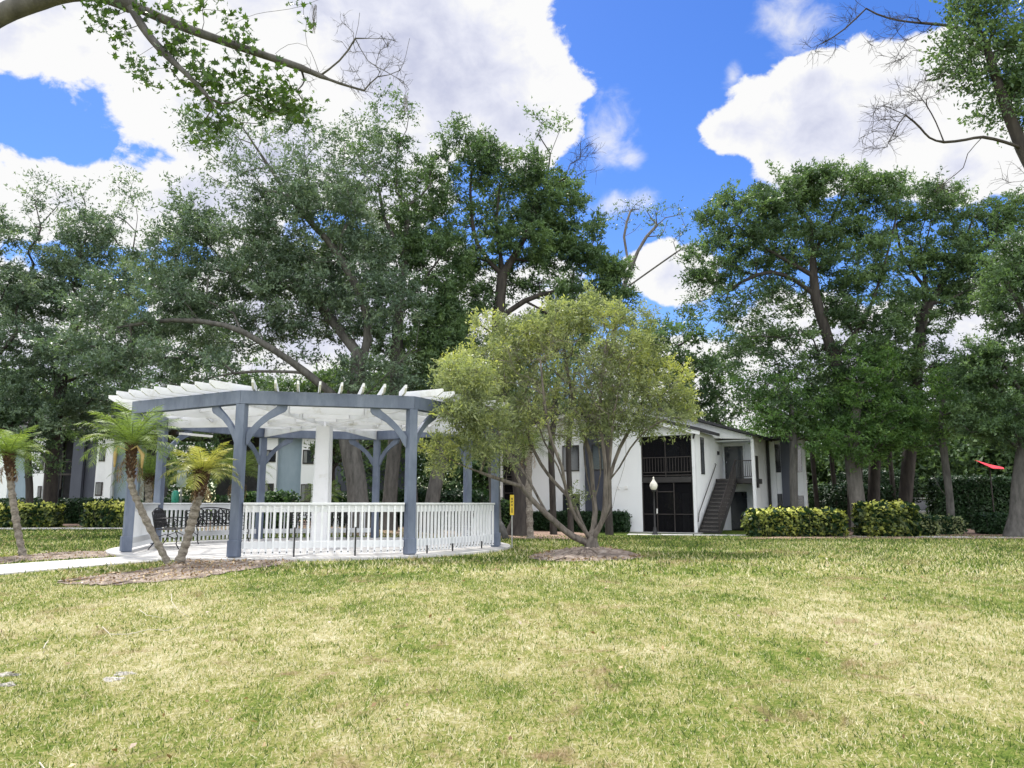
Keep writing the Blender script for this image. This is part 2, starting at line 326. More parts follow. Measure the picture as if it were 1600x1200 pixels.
def sheet(name, poly, mat, lift=.006, mound=0, rough=.0, kind='structure'):
    poly = np.array(poly); c = poly.mean(0); V = []; Fs = []; K = 8; n = len(poly)
    for k in range(K+1):
        f = k/K
        for p in poly:
            q = c+(p-c)*f; V.append((q[0], q[1], float(g(q[0], q[1]))+lift+mound*(1-f)**1.0*(1 if f < 1 else 0)+(rng.normal(0, rough) if 0 < f < 1 else 0)-(0.02 if f == 1 and lift < .01 else 0)))
    for k in range(K):
        for i in range(n): Fs.append((k*n+i, k*n+(i+1) % n, (k+1)*n+(i+1) % n, (k+1)*n+i)[::-1])
    me = bpy.data.meshes.new(name); me.from_pydata(V, [], Fs); me.polygons.foreach_set('use_smooth', [True]*len(Fs))
    return tag(link(name, me, mat), kind=kind)
wp = lambda l: [W2(*p) for p in l]
def W2(px, py, z=.40):                 # photo pixel on ground at height z -> x, y
    a = (600-py)/F; c, s = math.cos(PITCH), math.sin(PITCH); k = (z-CAMZ)/(s+a*c); return ((px-800)/F*k, (c-a*s)*k)
NOGRASS = []
bed1 = ragged(wp([(90, 903), (200, 893), (262, 884), (300, 874), (372, 874), (470, 872), (440, 882), (330, 896), (230, 905), (150, 908)]), 110, .10)
sheet('mulch_bed', bed1, M['mulch'], .012, .02, .008); NOGRASS.append(bed1)
bed2 = ragged(wp([(-160, 878), (0, 872), (60, 866), (120, 862), (178, 862), (195, 868), (120, 873), (30, 878), (-100, 890)]), 90, .10)
sheet('mulch_bed', bed2, M['mulch'], .012, .02, .008); NOGRASS.append(bed2)
bed3 = ragged(wp([(826, 872), (860, 862), (905, 857), (950, 857), (985, 864), (1000, 872), (940, 877), (870, 878)]), 90, .12)
sheet('mulch_bed', bed3, M['mulch'], .012, .10, .02); NOGRASS.append(bed3)
lit = ragged([(9.8, 33.2), (13, 32.6), (18, 32.3), (24, 31), (34, 31), (34, 60), (16, 60), (15, 46), (14, 38)], 120, .25)
sheet('leaf_litter_ground', lit, M['litter'], .015, 0, .01)
lit2 = ragged([(-14, 31), (-4, 26.5), (3, 29), (3.4, 34), (3, 40), (-3, 46), (-14, 50), (-30, 48), (-26, 38)], 120, .3)
sheet('leaf_litter_ground', lit2, M['litter'], .015, 0, .01)
for q, (px, py, r) in enumerate([(176, 1062, .055), (192, 1053, .05), (8, 1055, .06), (10, 1071, .05)]):
    c = np.array(W2(px, py, float(g(*W2(px, py, .1)))))
    pl = ragged([c+np.array((math.cos(t)*r*1.5, math.sin(t)*r))*(1+.3*math.sin(3*t+q)) for t in np.linspace(0, 2*math.pi, 9)[:-1]], 40, .02)
    sheet('sand_patch', pl, M['sand'], .008, .008, .002)
# path to the gazebo, and the far sidewalk
ang = R(-120.1); dv = np.array((math.cos(ang), math.sin(ang))); nv = np.array((-dv[1], dv[0])); 
mb = MB(); P = GC + dv*4.35
segs = 9; PATH = []
for i in range(segs):
    p0 = P+dv*(i*1.5); p1 = P+dv*((i+1)*1.5-.012)
    q = [p0-nv*.78, p1-nv*.78, p1+nv*.78, p0+nv*.78]
    mb.prism([(a[0], a[1], float(g(*a))-.12) for a in q], (0, 0, .145))
PATH = [P-nv*.84, P+dv*14-nv*.84, P+dv*14+nv*.84, P+nv*.84]; NOGRASS.append(np.array(PATH))
mb.f = [tuple(reversed(f)) for f in mb.f]
tag(mb.build('path', M['concrete'], bevel=.008), kind='structure')
mb = MB()
for x0 in np.arange(-42, -14.2, 1.8):
    y0 = 32.6+.05*(x0+28); mb.box((x0+.9, y0, float(g(x0, y0))-.03), (1.78, 1.3, .13))
tag(mb.build('sidewalk', M['concrete'], bevel=.01), kind='structure')
mb = MB()
for x0 in np.arange(5.5, 30, 1.5):
    y0 = 36.4-.23*(x0-9); mb.box((x0+.75, y0, float(g(x0, y0))-.03), (1.49, 1.1, .1), math.atan(-.23))
tag(mb.build('sidewalk', M['concrete'], bevel=.01), kind='structure')
# grass
def blades(y0, y1, dens, ln, wd, wide=.80, xr=None):
    A = (y1-y0)*(y0+y1)*wide; n = int(A*dens)
    y = np.sqrt(rng.uniform(y0*y0, y1*y1, n)); x = rng.uniform(-wide, wide, n)*y
    pn = np.sin(x*1.9+np.sin(y*1.3)*2)*np.sin(y*2.3+np.sin(x*1.7)*2)
    keep = (rng.random(n) < .80+.2*pn)
    for i_, P in enumerate(NOGRASS): keep &= ~(inpoly(x, y, P) & ((rng.random(n) > .10) | (i_ == 3)))
    keep &= np.hypot(x-GC[0], y-GC[1]) > GR+.38
    x = x[keep]; y = y[keep]; n = len(x); z = g(x, y)
    th = rng.uniform(0, 2*np.pi, n); lean = rng.uniform(.15, 1.5, n)
    l = ln*rng.uniform(.5, 1.3, n); d = np.stack([np.cos(th)*np.sin(lean), np.sin(th)*np.sin(lean), np.cos(lean)*.8+.12], 1)*l[:, None]
    ph = rng.uniform(0, 2*np.pi, n); s = np.stack([np.cos(ph), np.sin(ph), np.zeros(n)], 1)*(wd*rng.uniform(.6, 1.3, n))[:, None]*.5
    p = np.stack([x, y, z-.004], 1)
    V = np.stack([p-s, p+s, p+d], 1).reshape(-1, 3)
    return V, rng.random(n)
parts = [blades(3.4, 7, 3400, .044, .0085), blades(7, 12, 1700, .05, .012), blades(12, 22, 420, .08, .025), blades(22, 36, 110, .08, .045)]
V = np.concatenate([p[0] for p in parts]); A = np.concatenate([p[1] for p in parts])
tag(link('grass', np_mesh('grass', V, 3, A), M['blade']), 'short patchy lawn grass, green mixed with straw', 'grass', kind='stuff')

def scatter(name, label, cat, n, area, ln, mats, flat=.25):
    if name == 'mulch_chips': n = n//2; ln *= .7
    V = []; k = 0
    x = rng.uniform(area[0], area[2], n*8); y = rng.uniform(area[1], area[3], n*8)
    if len(area) > 4:
        m_ = inpoly(x, y, area[4]); x = x[m_]; y = y[m_]
    else:
        m_ = (np.abs(x) < .8*y) & (np.hypot(x-GC[0], y-GC[1]) > GR+.5) & ~inpoly(x, y, NOGRASS[3]); x = x[m_]; y = y[m_]
    x = x[:n]; y = y[:n]; n = len(x); p = np.stack([x, y, g(x, y)+.025+.02*rng.random(n)], 1)
    nn = rng.normal(0, flat, (n, 3))+np.array((0, 0, 1)); nn /= np.linalg.norm(nn, axis=1)[:, None]; a = np.cross(nn, rng.normal(size=(n, 3))); a /= np.linalg.norm(a, axis=1)[:, None]; b = np.cross(nn, a); s = rng.uniform(.4, 1.3, n)[:, None]*ln
    tag(link(name, np_mesh(name, np.stack([p-a*s*.5, p-b*s*.28+nn*s*.12, p+a*s*.5, p+b*s*.28+nn*s*.1], 1).reshape(-1, 3), 4, rng.random(n)), mats), label, cat, kind='stuff')
M['fallen'] = leafmat('fallen_leaf', [(0, (.07, .045, .03)), (.5, (.20, .12, .06)), (.8, (.38, .27, .14)), (1, (.55, .46, .30))], .1)
scatter('fallen_leaves', 'fallen brown leaves strewn over the lawn', 'leaves', 1500, (-20, 3.5, 20, 30), .05, M['fallen'], .5)
scatter('mulch_chips', 'loose bark chips and litter under the paired palms', 'chips', 2600, (-9, 9, 0, 16, bed1), .07, M['fallen'], .5)
scatter('mulch_chips', 'loose bark chips in the bare soil by the left palm', 'chips', 1600, (-20, 10, -5, 19, bed2), .07, M['fallen'], .5)
scatter('mulch_chips', 'loose bark chips and twigs heaped under the mulch-ring tree', 'chips', 2600, (-2, 13, 6, 22, bed3), .08, M['fallen'], .9)

# ---------------------------------------------------------------- trees
def unit(v): return v/(np.linalg.norm(v, axis=-1, keepdims=True)+1e-9)
def blob(c, r, n, shell=.5):            # n points in an ellipsoid, leaning to the outside
    d = unit(rng.normal(size=(n, 3))); rad = rng.random(n)**(1/3.)
    rad = rad*(1-shell)+shell*(.55+.45*rng.random(n))
    return c+d*rad[:, None]*np.array(r)
def skeleton(limbs, pts, den, bf=.3, seg=.7, curve=.45, mind=.0):
    P = []; PA = []; 
    for li, poly in enumerate(limbs):
        poly = [np.array(p, float) for p in poly]
        if li == 0: prev = -1
        else:
            A = np.array(P); prev = int(np.argmin(np.linalg.norm(A-poly[0], axis=1)))
            poly = [P[prev]]+poly[1:] if np.linalg.norm(P[prev]-poly[0]) < .9 else [P[prev]]+poly
        m = len(poly)
        for i in range(m-1):            # catmull-rom through the limb
            p0 = poly[max(i-1, 0)]; p1 = poly[i]; p2 = poly[i+1]; p3 = poly[min(i+2, m-1)]
            k = max(2, int(np.linalg.norm(p2-p1)/seg))
            for j in range(0 if (i == 0 and li == 0) else 1, k+1):
                t = j/k; q = .5*(2*p1+(p2-p0)*t+(2*p0-5*p1+4*p2-p3)*t*t+(3*p1-p0-3*p2+p3)*t**3)
                P.append(q); PA.append(prev); prev = len(P)-1
    nmain = len(P); base_h = P[0][2]
    cap = nmain+len(pts)*8; A = np.zeros((cap, 3)); A[:nmain] = P; PL = np.zeros(cap); PAa = -np.ones(cap, int); PAa[:nmain] = PA
    for i in range(1, nmain): PL[i] = PL[PAa[i]]+np.linalg.norm(A[i]-A[PAa[i]])
    ok = np.ones(cap, bool); htop = max(p[2] for p in P)
    ok[:nmain] = A[:nmain, 2] > base_h+(htop-base_h)*.22
    n = nmain; tips = []; tden = []
    D0 = np.min(np.linalg.norm(pts[:, None]-A[None, :nmain], axis=2)+9*(~ok[:nmain])[None], axis=1)
    for idx in np.argsort(D0):
        p = pts[idx]; d = np.linalg.norm(A[:n]-p, axis=1)
        cost = d+bf*PL[:n]+99*(~ok[:n])+np.maximum(0, A[:n, 2]-p[2])*.35
        j = int(np.argmin(cost)); L_ = d[j]
        par = PAa[j]; t0 = unit(A[j]-A[par]) if par >= 0 else np.array((0, 0, 1.))
        dirp = unit(p-A[j]); t0 = unit(t0*.6+dirp*.7+np.array((0, 0, .15))); t1 = unit(dirp+np.array((0, 0, rng.uniform(-.1, .5)))+rng.normal(0, .25, 3))
        k = max(1, int(L_/seg)); prev = j
        for q in range(1, k+1):
            t = q/k; h1 = 2*t**3-3*t*t+1; h2 = t**3-2*t*t+t; h3 = -2*t**3+3*t*t; h4 = t**3-t*t
            pos = h1*A[j]+h2*L_*curve*2*t0+h3*p+h4*L_*curve*2*t1
            if 0 < t < 1: pos = pos+rng.normal(0, .05*min(L_, 1.5), 3)
            if n >= cap: break
            A[n] = pos; PAa[n] = prev; PL[n] = PL[prev]+L_/k; prev = n; n += 1
        tips.append(prev); tden.append(den[idx])
    return A[:n], PAa[:n], nmain, np.array(tips), np.array(tden)
def wood(A, PA, nmain, Rb, rtip=.012, expo=2.3, ksides=(4, 8), flare=1.0, gam=1.25):
    n = len(A); r = np.zeros(n); kids = [[] for _ in range(n)]
    for i in range(1, n):
        if PA[i] >= 0: kids[PA[i]].append(i)
    acc = np.zeros(n)
    for i in range(n-1, -1, -1):
        if not kids[i]: acc[i] += rtip**expo
        if PA[i] >= 0: acc[PA[i]] += acc[i]
    # indices grow outwards, so one backwards pass is enough
    r = acc**(1/expo); r = rtip+(Rb-rtip)*(np.maximum(0, r-rtip)/max(r[0]-rtip, 1e-6))**gam
    if flare > 1:
        z0 = A[0, 2]; h = np.clip(A[:nmain, 2]-z0, 0, None); r[:nmain] *= 1+(flare-1)*np.exp(-h/.45)
    mb = MB(); done = np.zeros(n, bool); stack = [(0, -1)]
    while stack:
        i, frm = stack.pop(); ch = []; 
        if frm >= 0: ch.append(frm)
        while True:
            ch.append(i)
            if not kids[i]: break
            ks = sorted(kids[i], key=lambda k: -r[k])
            for k in ks[1:]: stack.append((k, i))
            i = ks[0]
        if len(ch) < 2: continue
        rr = [r[c] for c in ch]
        if frm >= 0: rr[0] = min(r[frm]*.9, r[ch[1]]*1.25)
        k = ksides[1] if rr[min(1, len(rr)-1)] > .06 else (5 if rr[min(1, len(rr)-1)] > .03 else ksides[0]-1)
        mb.tube([A[c] for c in ch], rr, k, cap=len(rr) < 3 or rr[-1] > .02)
    return mb, r
def leaves(T, Dr, den, per, ln, wd, twigs=6, tl=.6, flat=.7, quad=True, up=.5, droop=0.):
    # T tips, Dr branch directions, den density factor; leaves sit along short random twigs
    m = np.maximum(0, (per*den*rng.uniform(.6, 1.4, len(T))).astype(int))
    idx = np.repeat(np.arange(len(T)), m); n = len(idx)
    tw = unit(rng.normal(size=(len(T), twigs, 3))*np.array((1, 1, flat))+Dr[:, None]*.55+np.array((0, 0, -droop)))
    tln = tl*rng.uniform(.55, 1.3, (len(T), twigs)); k = rng.integers(0, twigs, n)
    u = rng.random(n)**.7
    c = T[idx]+tw[idx, k]*(tln[idx, k]*u)[:, None]+rng.normal(0, tl*.10, (n, 3))
    a = unit(tw[idx, k]*.7+rng.normal(size=(n, 3))*.8+np.array((0, 0, -droop*.6))); nn = unit(rng.normal(size=(n, 3))+np.array((0, 0, up*1.6)))
    b = unit(np.cross(nn, a)); s = rng.uniform(.45, 1.45, n)[:, None]
    a = a*s*ln; b = b*s*wd*.5
    V = np.stack([c, c+a*.5+b, c+a, c+a*.5-b], 1) if quad else np.stack([c-b, c+b, c+a], 1)
    cl = rng.random(len(T)); var = np.clip(.62*cl[idx]+.42*rng.random(n)-.02, 0, 1)
    return V.reshape(-1, 3), var
LEAFN = 0
def tree(name, label, limbs, blobs, Rb, leafm, bark, per=110, ln=.13, wd=.07, tl=.55, quad=False, bf=.25, seg=.8, rtip=.012, flare=1.5, group=None, cat='tree',
         shell=.5, twigs=6, flat=.6, up=.5, droop=0., vlift=None, twigmat=None, sides=(4, 8), gam=1.25, tw=0):
    global LEAFN
    if ln > .12: ln *= .88; wd *= .88; per = int(per*.80); flat = .45; tl *= .92
    pts = []; den = []
    for b in blobs:
        c, r, n, dn = b; n = int(n); p = blob(np.array(c), r, n, shell); pts.append(p); den.append(np.full(n, dn))
    pts = np.concatenate(pts); den = np.concatenate(den)
    A, PA, nm, tips, tden = skeleton(limbs, pts, den, bf, seg)
    mb, r = wood(A, PA, nm, Rb, rtip, flare=flare, ksides=sides, gam=gam)
    if tw: twiglets(mb, A, PA, tips[tden < .2], tw, rtip)
    base = limbs[0][0]
    root = empty(name, (float(base[0]), float(base[1]), float(base[2])), label, cat, group)
    mb.build('trunk', bark, root, smooth=True)
    par = PA[tips]; Dr = unit(A[tips]-A[np.maximum(par, 0)])
    keep = tden > 0
    V, var = leaves(A[tips][keep], Dr[keep], tden[keep], per, ln, wd, twigs, tl, flat, quad, up, droop)
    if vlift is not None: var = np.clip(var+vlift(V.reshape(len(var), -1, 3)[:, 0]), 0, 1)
    if len(var):
        o = link('crown', np_mesh('crown', V, 4 if quad else 3, var), leafm, root); LEAFN += len(var)
    return root
def twiglets(mb, A, PA, tips, tl, r, n=4):
    for t in tips:
        d = unit(A[t]-A[PA[t]])
        for q in range(n):
            e = unit(d*.8+rng.normal(0, .55, 3)); p = A[t]-d*rng.uniform(0, .6)*tl; P_ = [p]; L_ = tl*rng.uniform(.5, 1.2)
            for k in range(4): e = unit(e+rng.normal(0, .22, 3)); P_.append(P_[-1]+e*L_/4)
            mb.tube(P_, r*.85, 3, False, r1=r*.45)
            if q < 2: f = unit(e+rng.normal(0, .6, 3)); mb.tube([P_[2], P_[2]+f*L_*.25, P_[2]+f*L_*.45+rng.normal(0, .02, 3)], r*.7, 3, False, r1=r*.4)
def PB(px, py, rx, ry, Y, n, den=1., dY=None, off=0):   # a clump of the crown given as it is seen from where the photo was taken
    k = Y/F; rxm, rym = rx*k, ry*k
    return (W(px, py, Y+off), (rxm, dY if dY else min(rxm, 3.2)*.8, rym), n, den)
def PL_(pts, Y, dy=None, base=True):
    out = [W(x, y, Y+(dy[i] if dy else 0)) for i, (x, y) in enumerate(pts)]
    if base: out[0][2] = float(g(out[0][0], out[0][1]))-.05
    return out
# 1 the spreading oak behind the gazebo
Y = 31
tree('live_oak', 'spreading gray-green live oak with long low limbs reaching left over the gazebo', [
    PL_([(563, 815), (556, 745), (545, 690), (548, 640), (560, 585), (552, 520)], Y),
    PL_([(548, 640), (500, 600), (455, 565), (400, 530), (350, 508), (270, 500), (180, 512)], Y, [0, -.5, -1, -1.6, -2, -2.2, -2.4], False),
    PL_([(560, 585), (575, 500), (530, 400), (470, 330), (420, 260), (380, 200)], Y, [0, 0, -.6, -1, -1.4, -1.8], False),
    PL_([(552, 540), (490, 470), (420, 440), (330, 420)], Y, [0, .8, 1.5, 2], False),
    PL_([(545, 650), (600, 590), (650, 540)], Y, [0, -.6, -1], False),
    PL_([(470, 575), (400, 580), (330, 590), (250, 620)], Y, [-.9, -1.4, -1.8, -2.2], False)],
    [PB(350, 400, 140, 80, Y, 90, 1), PB(480, 340, 120, 90, Y, 90, 1), PB(300, 345, 60, 40, Y, 22, .8), PB(540, 430, 100, 90, Y, 80, 1), PB(400, 470, 150, 50, Y, 55, .9), PB(230, 480, 110, 50, Y-1.5, 60, 1.1),
     PB(430, 220, 110, 55, Y-1, 46, .42), PB(330, 200, 70, 55, Y-1.5, 22, .36), PB(560, 230, 60, 55, Y, 24, .5), PB(340, 290, 90, 40, Y-1, 22, .42), PB(260, 575, 130, 40, Y-2, 46, .8), PB(150, 545, 80, 50, Y-2, 34, .9),
     PB(600, 590, 70, 60, Y, 30, .8), PB(450, 560, 60, 30, Y, 12, .35), PB(440, 420, 120, 60, Y+1.5, 60, 1), PB(500, 490, 90, 50, Y+1, 44, .9), PB(350, 520, 110, 34, Y+1, 40, .8), PB(620, 480, 50, 60, Y-1, 24, .9), PB(300, 430, 100, 50, Y+1, 40, .9), PB(480, 300, 70, 60, Y-2, 30, .9)],
    .40, M['oakgray'], M['bark_oak'], per=250, ln=.15, wd=.07, tl=.8, seg=.7, flare=1.7, rtip=.010, gam=1.35)
# 2 tall oak right of it
Y = 33.5
tree('live_oak', 'tall straight-trunked oak rising behind the middle of the gazebo roof', [
    PL_([(606, 815), (612, 745), (618, 680), (620, 590), (622, 490), (632, 400), (638, 320)], Y),
    PL_([(622, 500), (660, 440), (690, 400)], Y, None, False), PL_([(632, 400), (600, 340), (590, 270)], Y, None, False), PL_([(638, 330), (672, 290), (668, 240)], Y, None, False)],
    [PB(595, 250, 60, 60, Y, 36, .6), PB(655, 300, 60, 60, Y, 36, .9), PB(600, 370, 70, 60, Y, 40, .9), PB(670, 430, 70, 80, Y, 56, 1.1), PB(630, 520, 80, 60, Y, 46, 1.1), PB(690, 540, 50, 60, Y, 30, 1.1), PB(610, 175, 36, 34, Y, 12, .4), PB(560, 330, 50, 50, Y, 26, .7), PB(655, 370, 60, 60, Y+1.5, 40, 1), PB(690, 500, 50, 50, Y+1, 30, 1), PB(560, 420, 50, 60, Y+1.5, 30, 1)],
    .30, M['oak'], M['bark_oak'], per=230, ln=.16, wd=.08, tl=.8, flare=1.5, rtip=.010)
# 3 the dark oak over the flowering shrub tree
Y = 35
tree('live_oak', 'tall dark oak with broken open crown directly behind the yellow-green shrub tree', [
    PL_([(806, 828), (815, 780), (804, 700), (786, 600), (778, 500), (785, 430), (776, 350), (782, 280)], Y),
    PL_([(778, 500), (820, 470), (870, 455), (930, 450)], Y, None, False), PL_([(785, 430), (820, 370), (850, 300), (860, 240)], Y, None, False),
    PL_([(778, 440), (745, 380), (735, 300), (740, 230)], Y, None, False), PL_([(830, 470), (870, 500), (890, 540)], Y, None, False), PL_([(782, 520), (740, 500), (705, 490)], Y, None, False)],
    [PB(735, 255, 55, 50, Y, 36, 1), PB(720, 210, 40, 28, Y, 12, .45), PB(800, 270, 60, 50, Y, 40, 1), PB(860, 310, 55, 50, Y, 40, 1.1), PB(900, 370, 45, 50, Y, 34, 1.2), PB(830, 375, 70, 40, Y, 40, 1.1), PB(740, 370, 60, 60, Y, 36, .8),
     PB(930, 425, 45, 36, Y, 30, 1.3), PB(900, 470, 60, 26, Y, 24, 1), PB(720, 470, 45, 50, Y, 26, 1), PB(850, 195, 36, 30, Y, 12, .2), PB(905, 250, 40, 40, Y, 22, 0), PB(700, 570, 60, 50, Y, 30, 1.2), PB(830, 525, 60, 30, Y, 22, .7), PB(700, 320, 30, 50, Y, 16, .8), PB(790, 600, 90, 40, Y, 36, 1.1), PB(760, 440, 60, 50, Y+1.5, 34, .9), PB(840, 430, 60, 34, Y+1.5, 26, .8), PB(800, 330, 80, 50, Y+1.5, 40, 1), PB(870, 520, 60, 40, Y+1, 30, 1), PB(960, 470, 34, 30, Y, 20, 1)],
    .34, M['oak'], M['bark_dark'], per=240, ln=.17, wd=.085, tl=.8, flare=1.6, rtip=.011, tw=.8)
# 4 bare slender tree
Y = 46
tree('slender_tree', 'thin nearly bare tree with a few leaves, leaning right between the two oak masses', [
    PL_([(955, 815), (952, 650), (962, 500), (985, 420), (1010, 370), (1040, 340)], Y),
    PL_([(985, 420), (975, 370), (985, 330)], Y, None, False), PL_([(972, 455), (1020, 420), (1070, 385)], Y, None, False)],
    [PB(990, 340, 45, 34, Y, 26, .22), PB(1045, 345, 40, 34, Y, 24, .3), PB(1070, 390, 24, 24, Y, 10, .3), PB(1010, 330, 30, 24, Y, 12, .2)],
    .16, M['oak'], M['bark_light'], per=60, ln=.18, wd=.09, tl=.6, flare=1.2, rtip=.016)
# 5 oaks behind the white building
Y = 56
tree('background_oak', 'dark oak rising above the ridge of the white building', [PL_([(1090, 815), (1080, 700), (1070, 620), (1060, 540)], Y)],
    [PB(1050, 540, 60, 45, Y, 40, 1), PB(1100, 600, 60, 50, Y, 50, 1.2), PB(1010, 560, 50, 60, Y, 40, 1), PB(1070, 650, 90, 40, Y, 40, 1.2), PB(1090, 500, 30, 24, Y, 12, .5)],
    .3, M['oak'], M['bark_dark'], per=110, ln=.30, wd=.15, tl=1.1, rtip=.02)
# 6 large oak on the right
Y = 42
tree('live_oak', 'largest oak on the right, dark leaning stem forking above the clipped hedges', [
    PL_([(1338, 832), (1336, 760), (1334, 690), (1322, 620), (1303, 560), (1288, 510), (1274, 462), (1270, 400), (1268, 350)], Y),
    PL_([(1276, 465), (1245, 440), (1205, 425), (1160, 440), (1120, 470)], Y, None, False), PL_([(1270, 400), (1295, 350), (1320, 300)], Y, None, False),
    PL_([(1268, 360), (1240, 310), (1230, 280)], Y, None, False), PL_([(1303, 560), (1350, 500), (1380, 420), (1400, 340)], Y, None, False),
    PL_([(1274, 440), (1200, 390), (1150, 350)], Y, None, False)],
    [PB(1160, 340, 75, 45, Y, 66, 1.05), PB(1230, 300, 60, 42, Y, 50, 1), PB(1300, 300, 70, 42, Y, 54, 1), PB(1370, 310, 60, 42, Y, 44, .9), PB(1120, 410, 60, 40, Y, 40, .9), PB(1110, 470, 50, 36, Y, 26, .45), PB(1220, 380, 80, 45, Y, 56, 1), PB(1330, 400, 80, 60, Y, 70, 1),
     PB(1360, 480, 70, 50, Y, 50, 1.1), PB(1200, 470, 50, 34, Y, 22, .5), PB(1330, 570, 70, 50, Y, 56, 1.2), PB(1240, 550, 60, 60, Y, 40, .8), PB(1180, 560, 50, 50, Y, 24, .6), PB(1370, 640, 70, 55, Y, 66, 1.3), PB(1290, 650, 70, 50, Y, 56, 1.2), PB(1225, 640, 50, 40, Y-2, 30, .8), PB(1180, 620, 40, 30, Y, 16, .5), PB(1270, 370, 90, 50, Y+2, 50, 1), PB(1180, 430, 90, 40, Y+1.5, 40, .7), PB(1160, 520, 60, 40, Y+2, 30, .7), PB(1290, 480, 60, 50, Y+2, 34, .9), PB(1400, 560, 50, 50, Y+1, 30, 1)],
    .42, M['oak'], M['bark_dark'], per=200, ln=.19, wd=.10, tl=.9, flare=1.4, rtip=.012)
tree('ivy_tree', 'pale-barked tree with bright green low foliage behind the hedge gap', [PL_([(1345, 832), (1338, 770), (1332, 720), (1336, 660), (1345, 600)], 40)],
    [PB(1340, 640, 60, 45, 40, 46, 1.2), PB(1390, 670, 50, 40, 39, 40, 1.2), PB(1300, 690, 40, 24, 39, 20, .9), PB(1350, 700, 60, 24, 39, 24, .9), PB(1360, 580, 50, 40, 40, 30, 1)],
    .40, M['green'], M['bark_light'], per=130, ln=.17, wd=.09, tl=.8, flare=1.25)
tree('thin_tree', 'dark thin trunk between the two thickest trunks on the right', [PL_([(1366, 832), (1366, 740), (1372, 660), (1380, 560)], 43)],
    [PB(1385, 560, 50, 50, 43, 34, 1), PB(1400, 640, 40, 40, 43, 24, 1)], .33, M['oak'], M['bark_dark'], per=110, ln=.19, wd=.1, tl=.8)
Y = 44
tree('live_oak', 'straight dark-trunked oak with high crown, right of the clipped hedges', [
    PL_([(1411, 832), (1418, 740), (1428, 640), (1436, 540), (1446, 450), (1436, 370)], Y), PL_([(1440, 500), (1480, 430), (1510, 370)], Y, None, False), PL_([(1446, 450), (1410, 400), (1400, 350)], Y, None, False),
    PL_([(1430, 600), (1470, 560), (1510, 540)], Y, None, False)],
    [PB(1440, 320, 60, 42, Y, 50, .9), PB(1500, 320, 50, 32, Y, 30, .6), PB(1400, 400, 50, 50, Y, 36, .9), PB(1480, 400, 60, 50, Y, 50, 1.1), PB(1450, 480, 60, 50, Y, 46, 1.1), PB(1530, 360, 50, 36, Y, 30, .7), PB(1520, 440, 60, 50, Y, 50, 1.2), PB(1440, 580, 60, 50, Y, 40, .9), PB(1500, 590, 50, 40, Y, 30, .9), PB(1575, 340, 50, 36, Y, 34, .9), PB(1590, 430, 50, 50, Y, 40, 1), PB(1450, 650, 60, 34, Y, 30, 1)],
    .38, M['oak'], M['bark_dark'], per=190, ln=.2, wd=.105, tl=.9, flare=1.3)
Y = 34.5
tree('live_oak', 'dark oak with thick flared gray trunk at the right edge of the lawn', [
    PL_([(1590, 836), (1594, 760), (1602, 700), (1612, 600), (1622, 480)], Y), PL_([(1610, 620), (1570, 570), (1540, 540)], Y, None, False), PL_([(1618, 520), (1590, 470), (1560, 430)], Y, None, False), PL_([(1612, 600), (1670, 520)], Y, None, False)],
    [PB(1570, 580, 70, 50, Y, 60, 1.2), PB(1590, 470, 60, 60, Y, 60, 1.2), PB(1550, 650, 60, 34, Y, 40, 1.1), PB(1660, 500, 70, 90, Y, 60, 1), PB(1600, 680, 60, 24, Y, 24, 1), PB(1520, 560, 34, 40, Y, 16, .8), PB(1580, 400, 40, 34, Y, 26, .9)],
    .36, M['oak'], M['bark_oak'], per=230, ln=.16, wd=.085, tl=.8, flare=1.7)
Y = 38
tree('knobby_tree', 'knobby gray tree with dead stubs standing among the low brown shrubs', [
    PL_([(1486, 826), (1484, 780), (1479, 740), (1474, 700), (1470, 650), (1480, 600)], Y), PL_([(1484, 780), (1470, 765), (1462, 748)], Y, None, False)],
    [PB(1470, 640, 60, 36, Y, 44, 1), PB(1520, 660, 50, 34, Y, 36, 1), PB(1440, 680, 40, 26, Y, 20, .8), PB(1500, 600, 50, 34, Y, 30, 1), PB(1462, 745, 5, 5, Y, 3, 0)],
    .18, M['green'], M['bark_oak'], per=120, ln=.17, wd=.085, tl=.75, flare=1.2)
Y = 41
tree('slender_tree', 'pale round trunk standing at the far corner of the white building', [PL_([(1242, 828), (1240, 750), (1240, 690), (1236, 620)], 40)],
    [PB(1230, 620, 60, 40, 40, 40, .9), PB(1200, 660, 40, 24, 39, 24, .8), PB(1260, 660, 36, 26, 40, 18, .9), PB(1180, 600, 34, 30, 40, 14, .7)], .21, M['green'], M['bark_oak'], per=110, ln=.17, wd=.085, tl=.75, flare=1.2)
for px, top, lab in ((1272, 640, 'thin dark sapling just right of the white building corner'), (1302, 600, 'slim brown sapling in the bright gap before the thick trunks'), (1393, 650, 'faint gray slanting stem between the dark trunks on the right')):
    tree('slender_tree', lab, [PL_([(px+8, 822), (px+2, 760), (px-4, 700), (px-8, top)], 47)], [PB(px-8, top, 40, 34, 47, 24, .8), PB(px+10, top+30, 30, 24, 47, 12, .7)], .14, M['green'], M['bark_dark'], per=90, ln=.22, wd=.11, tl=.8)
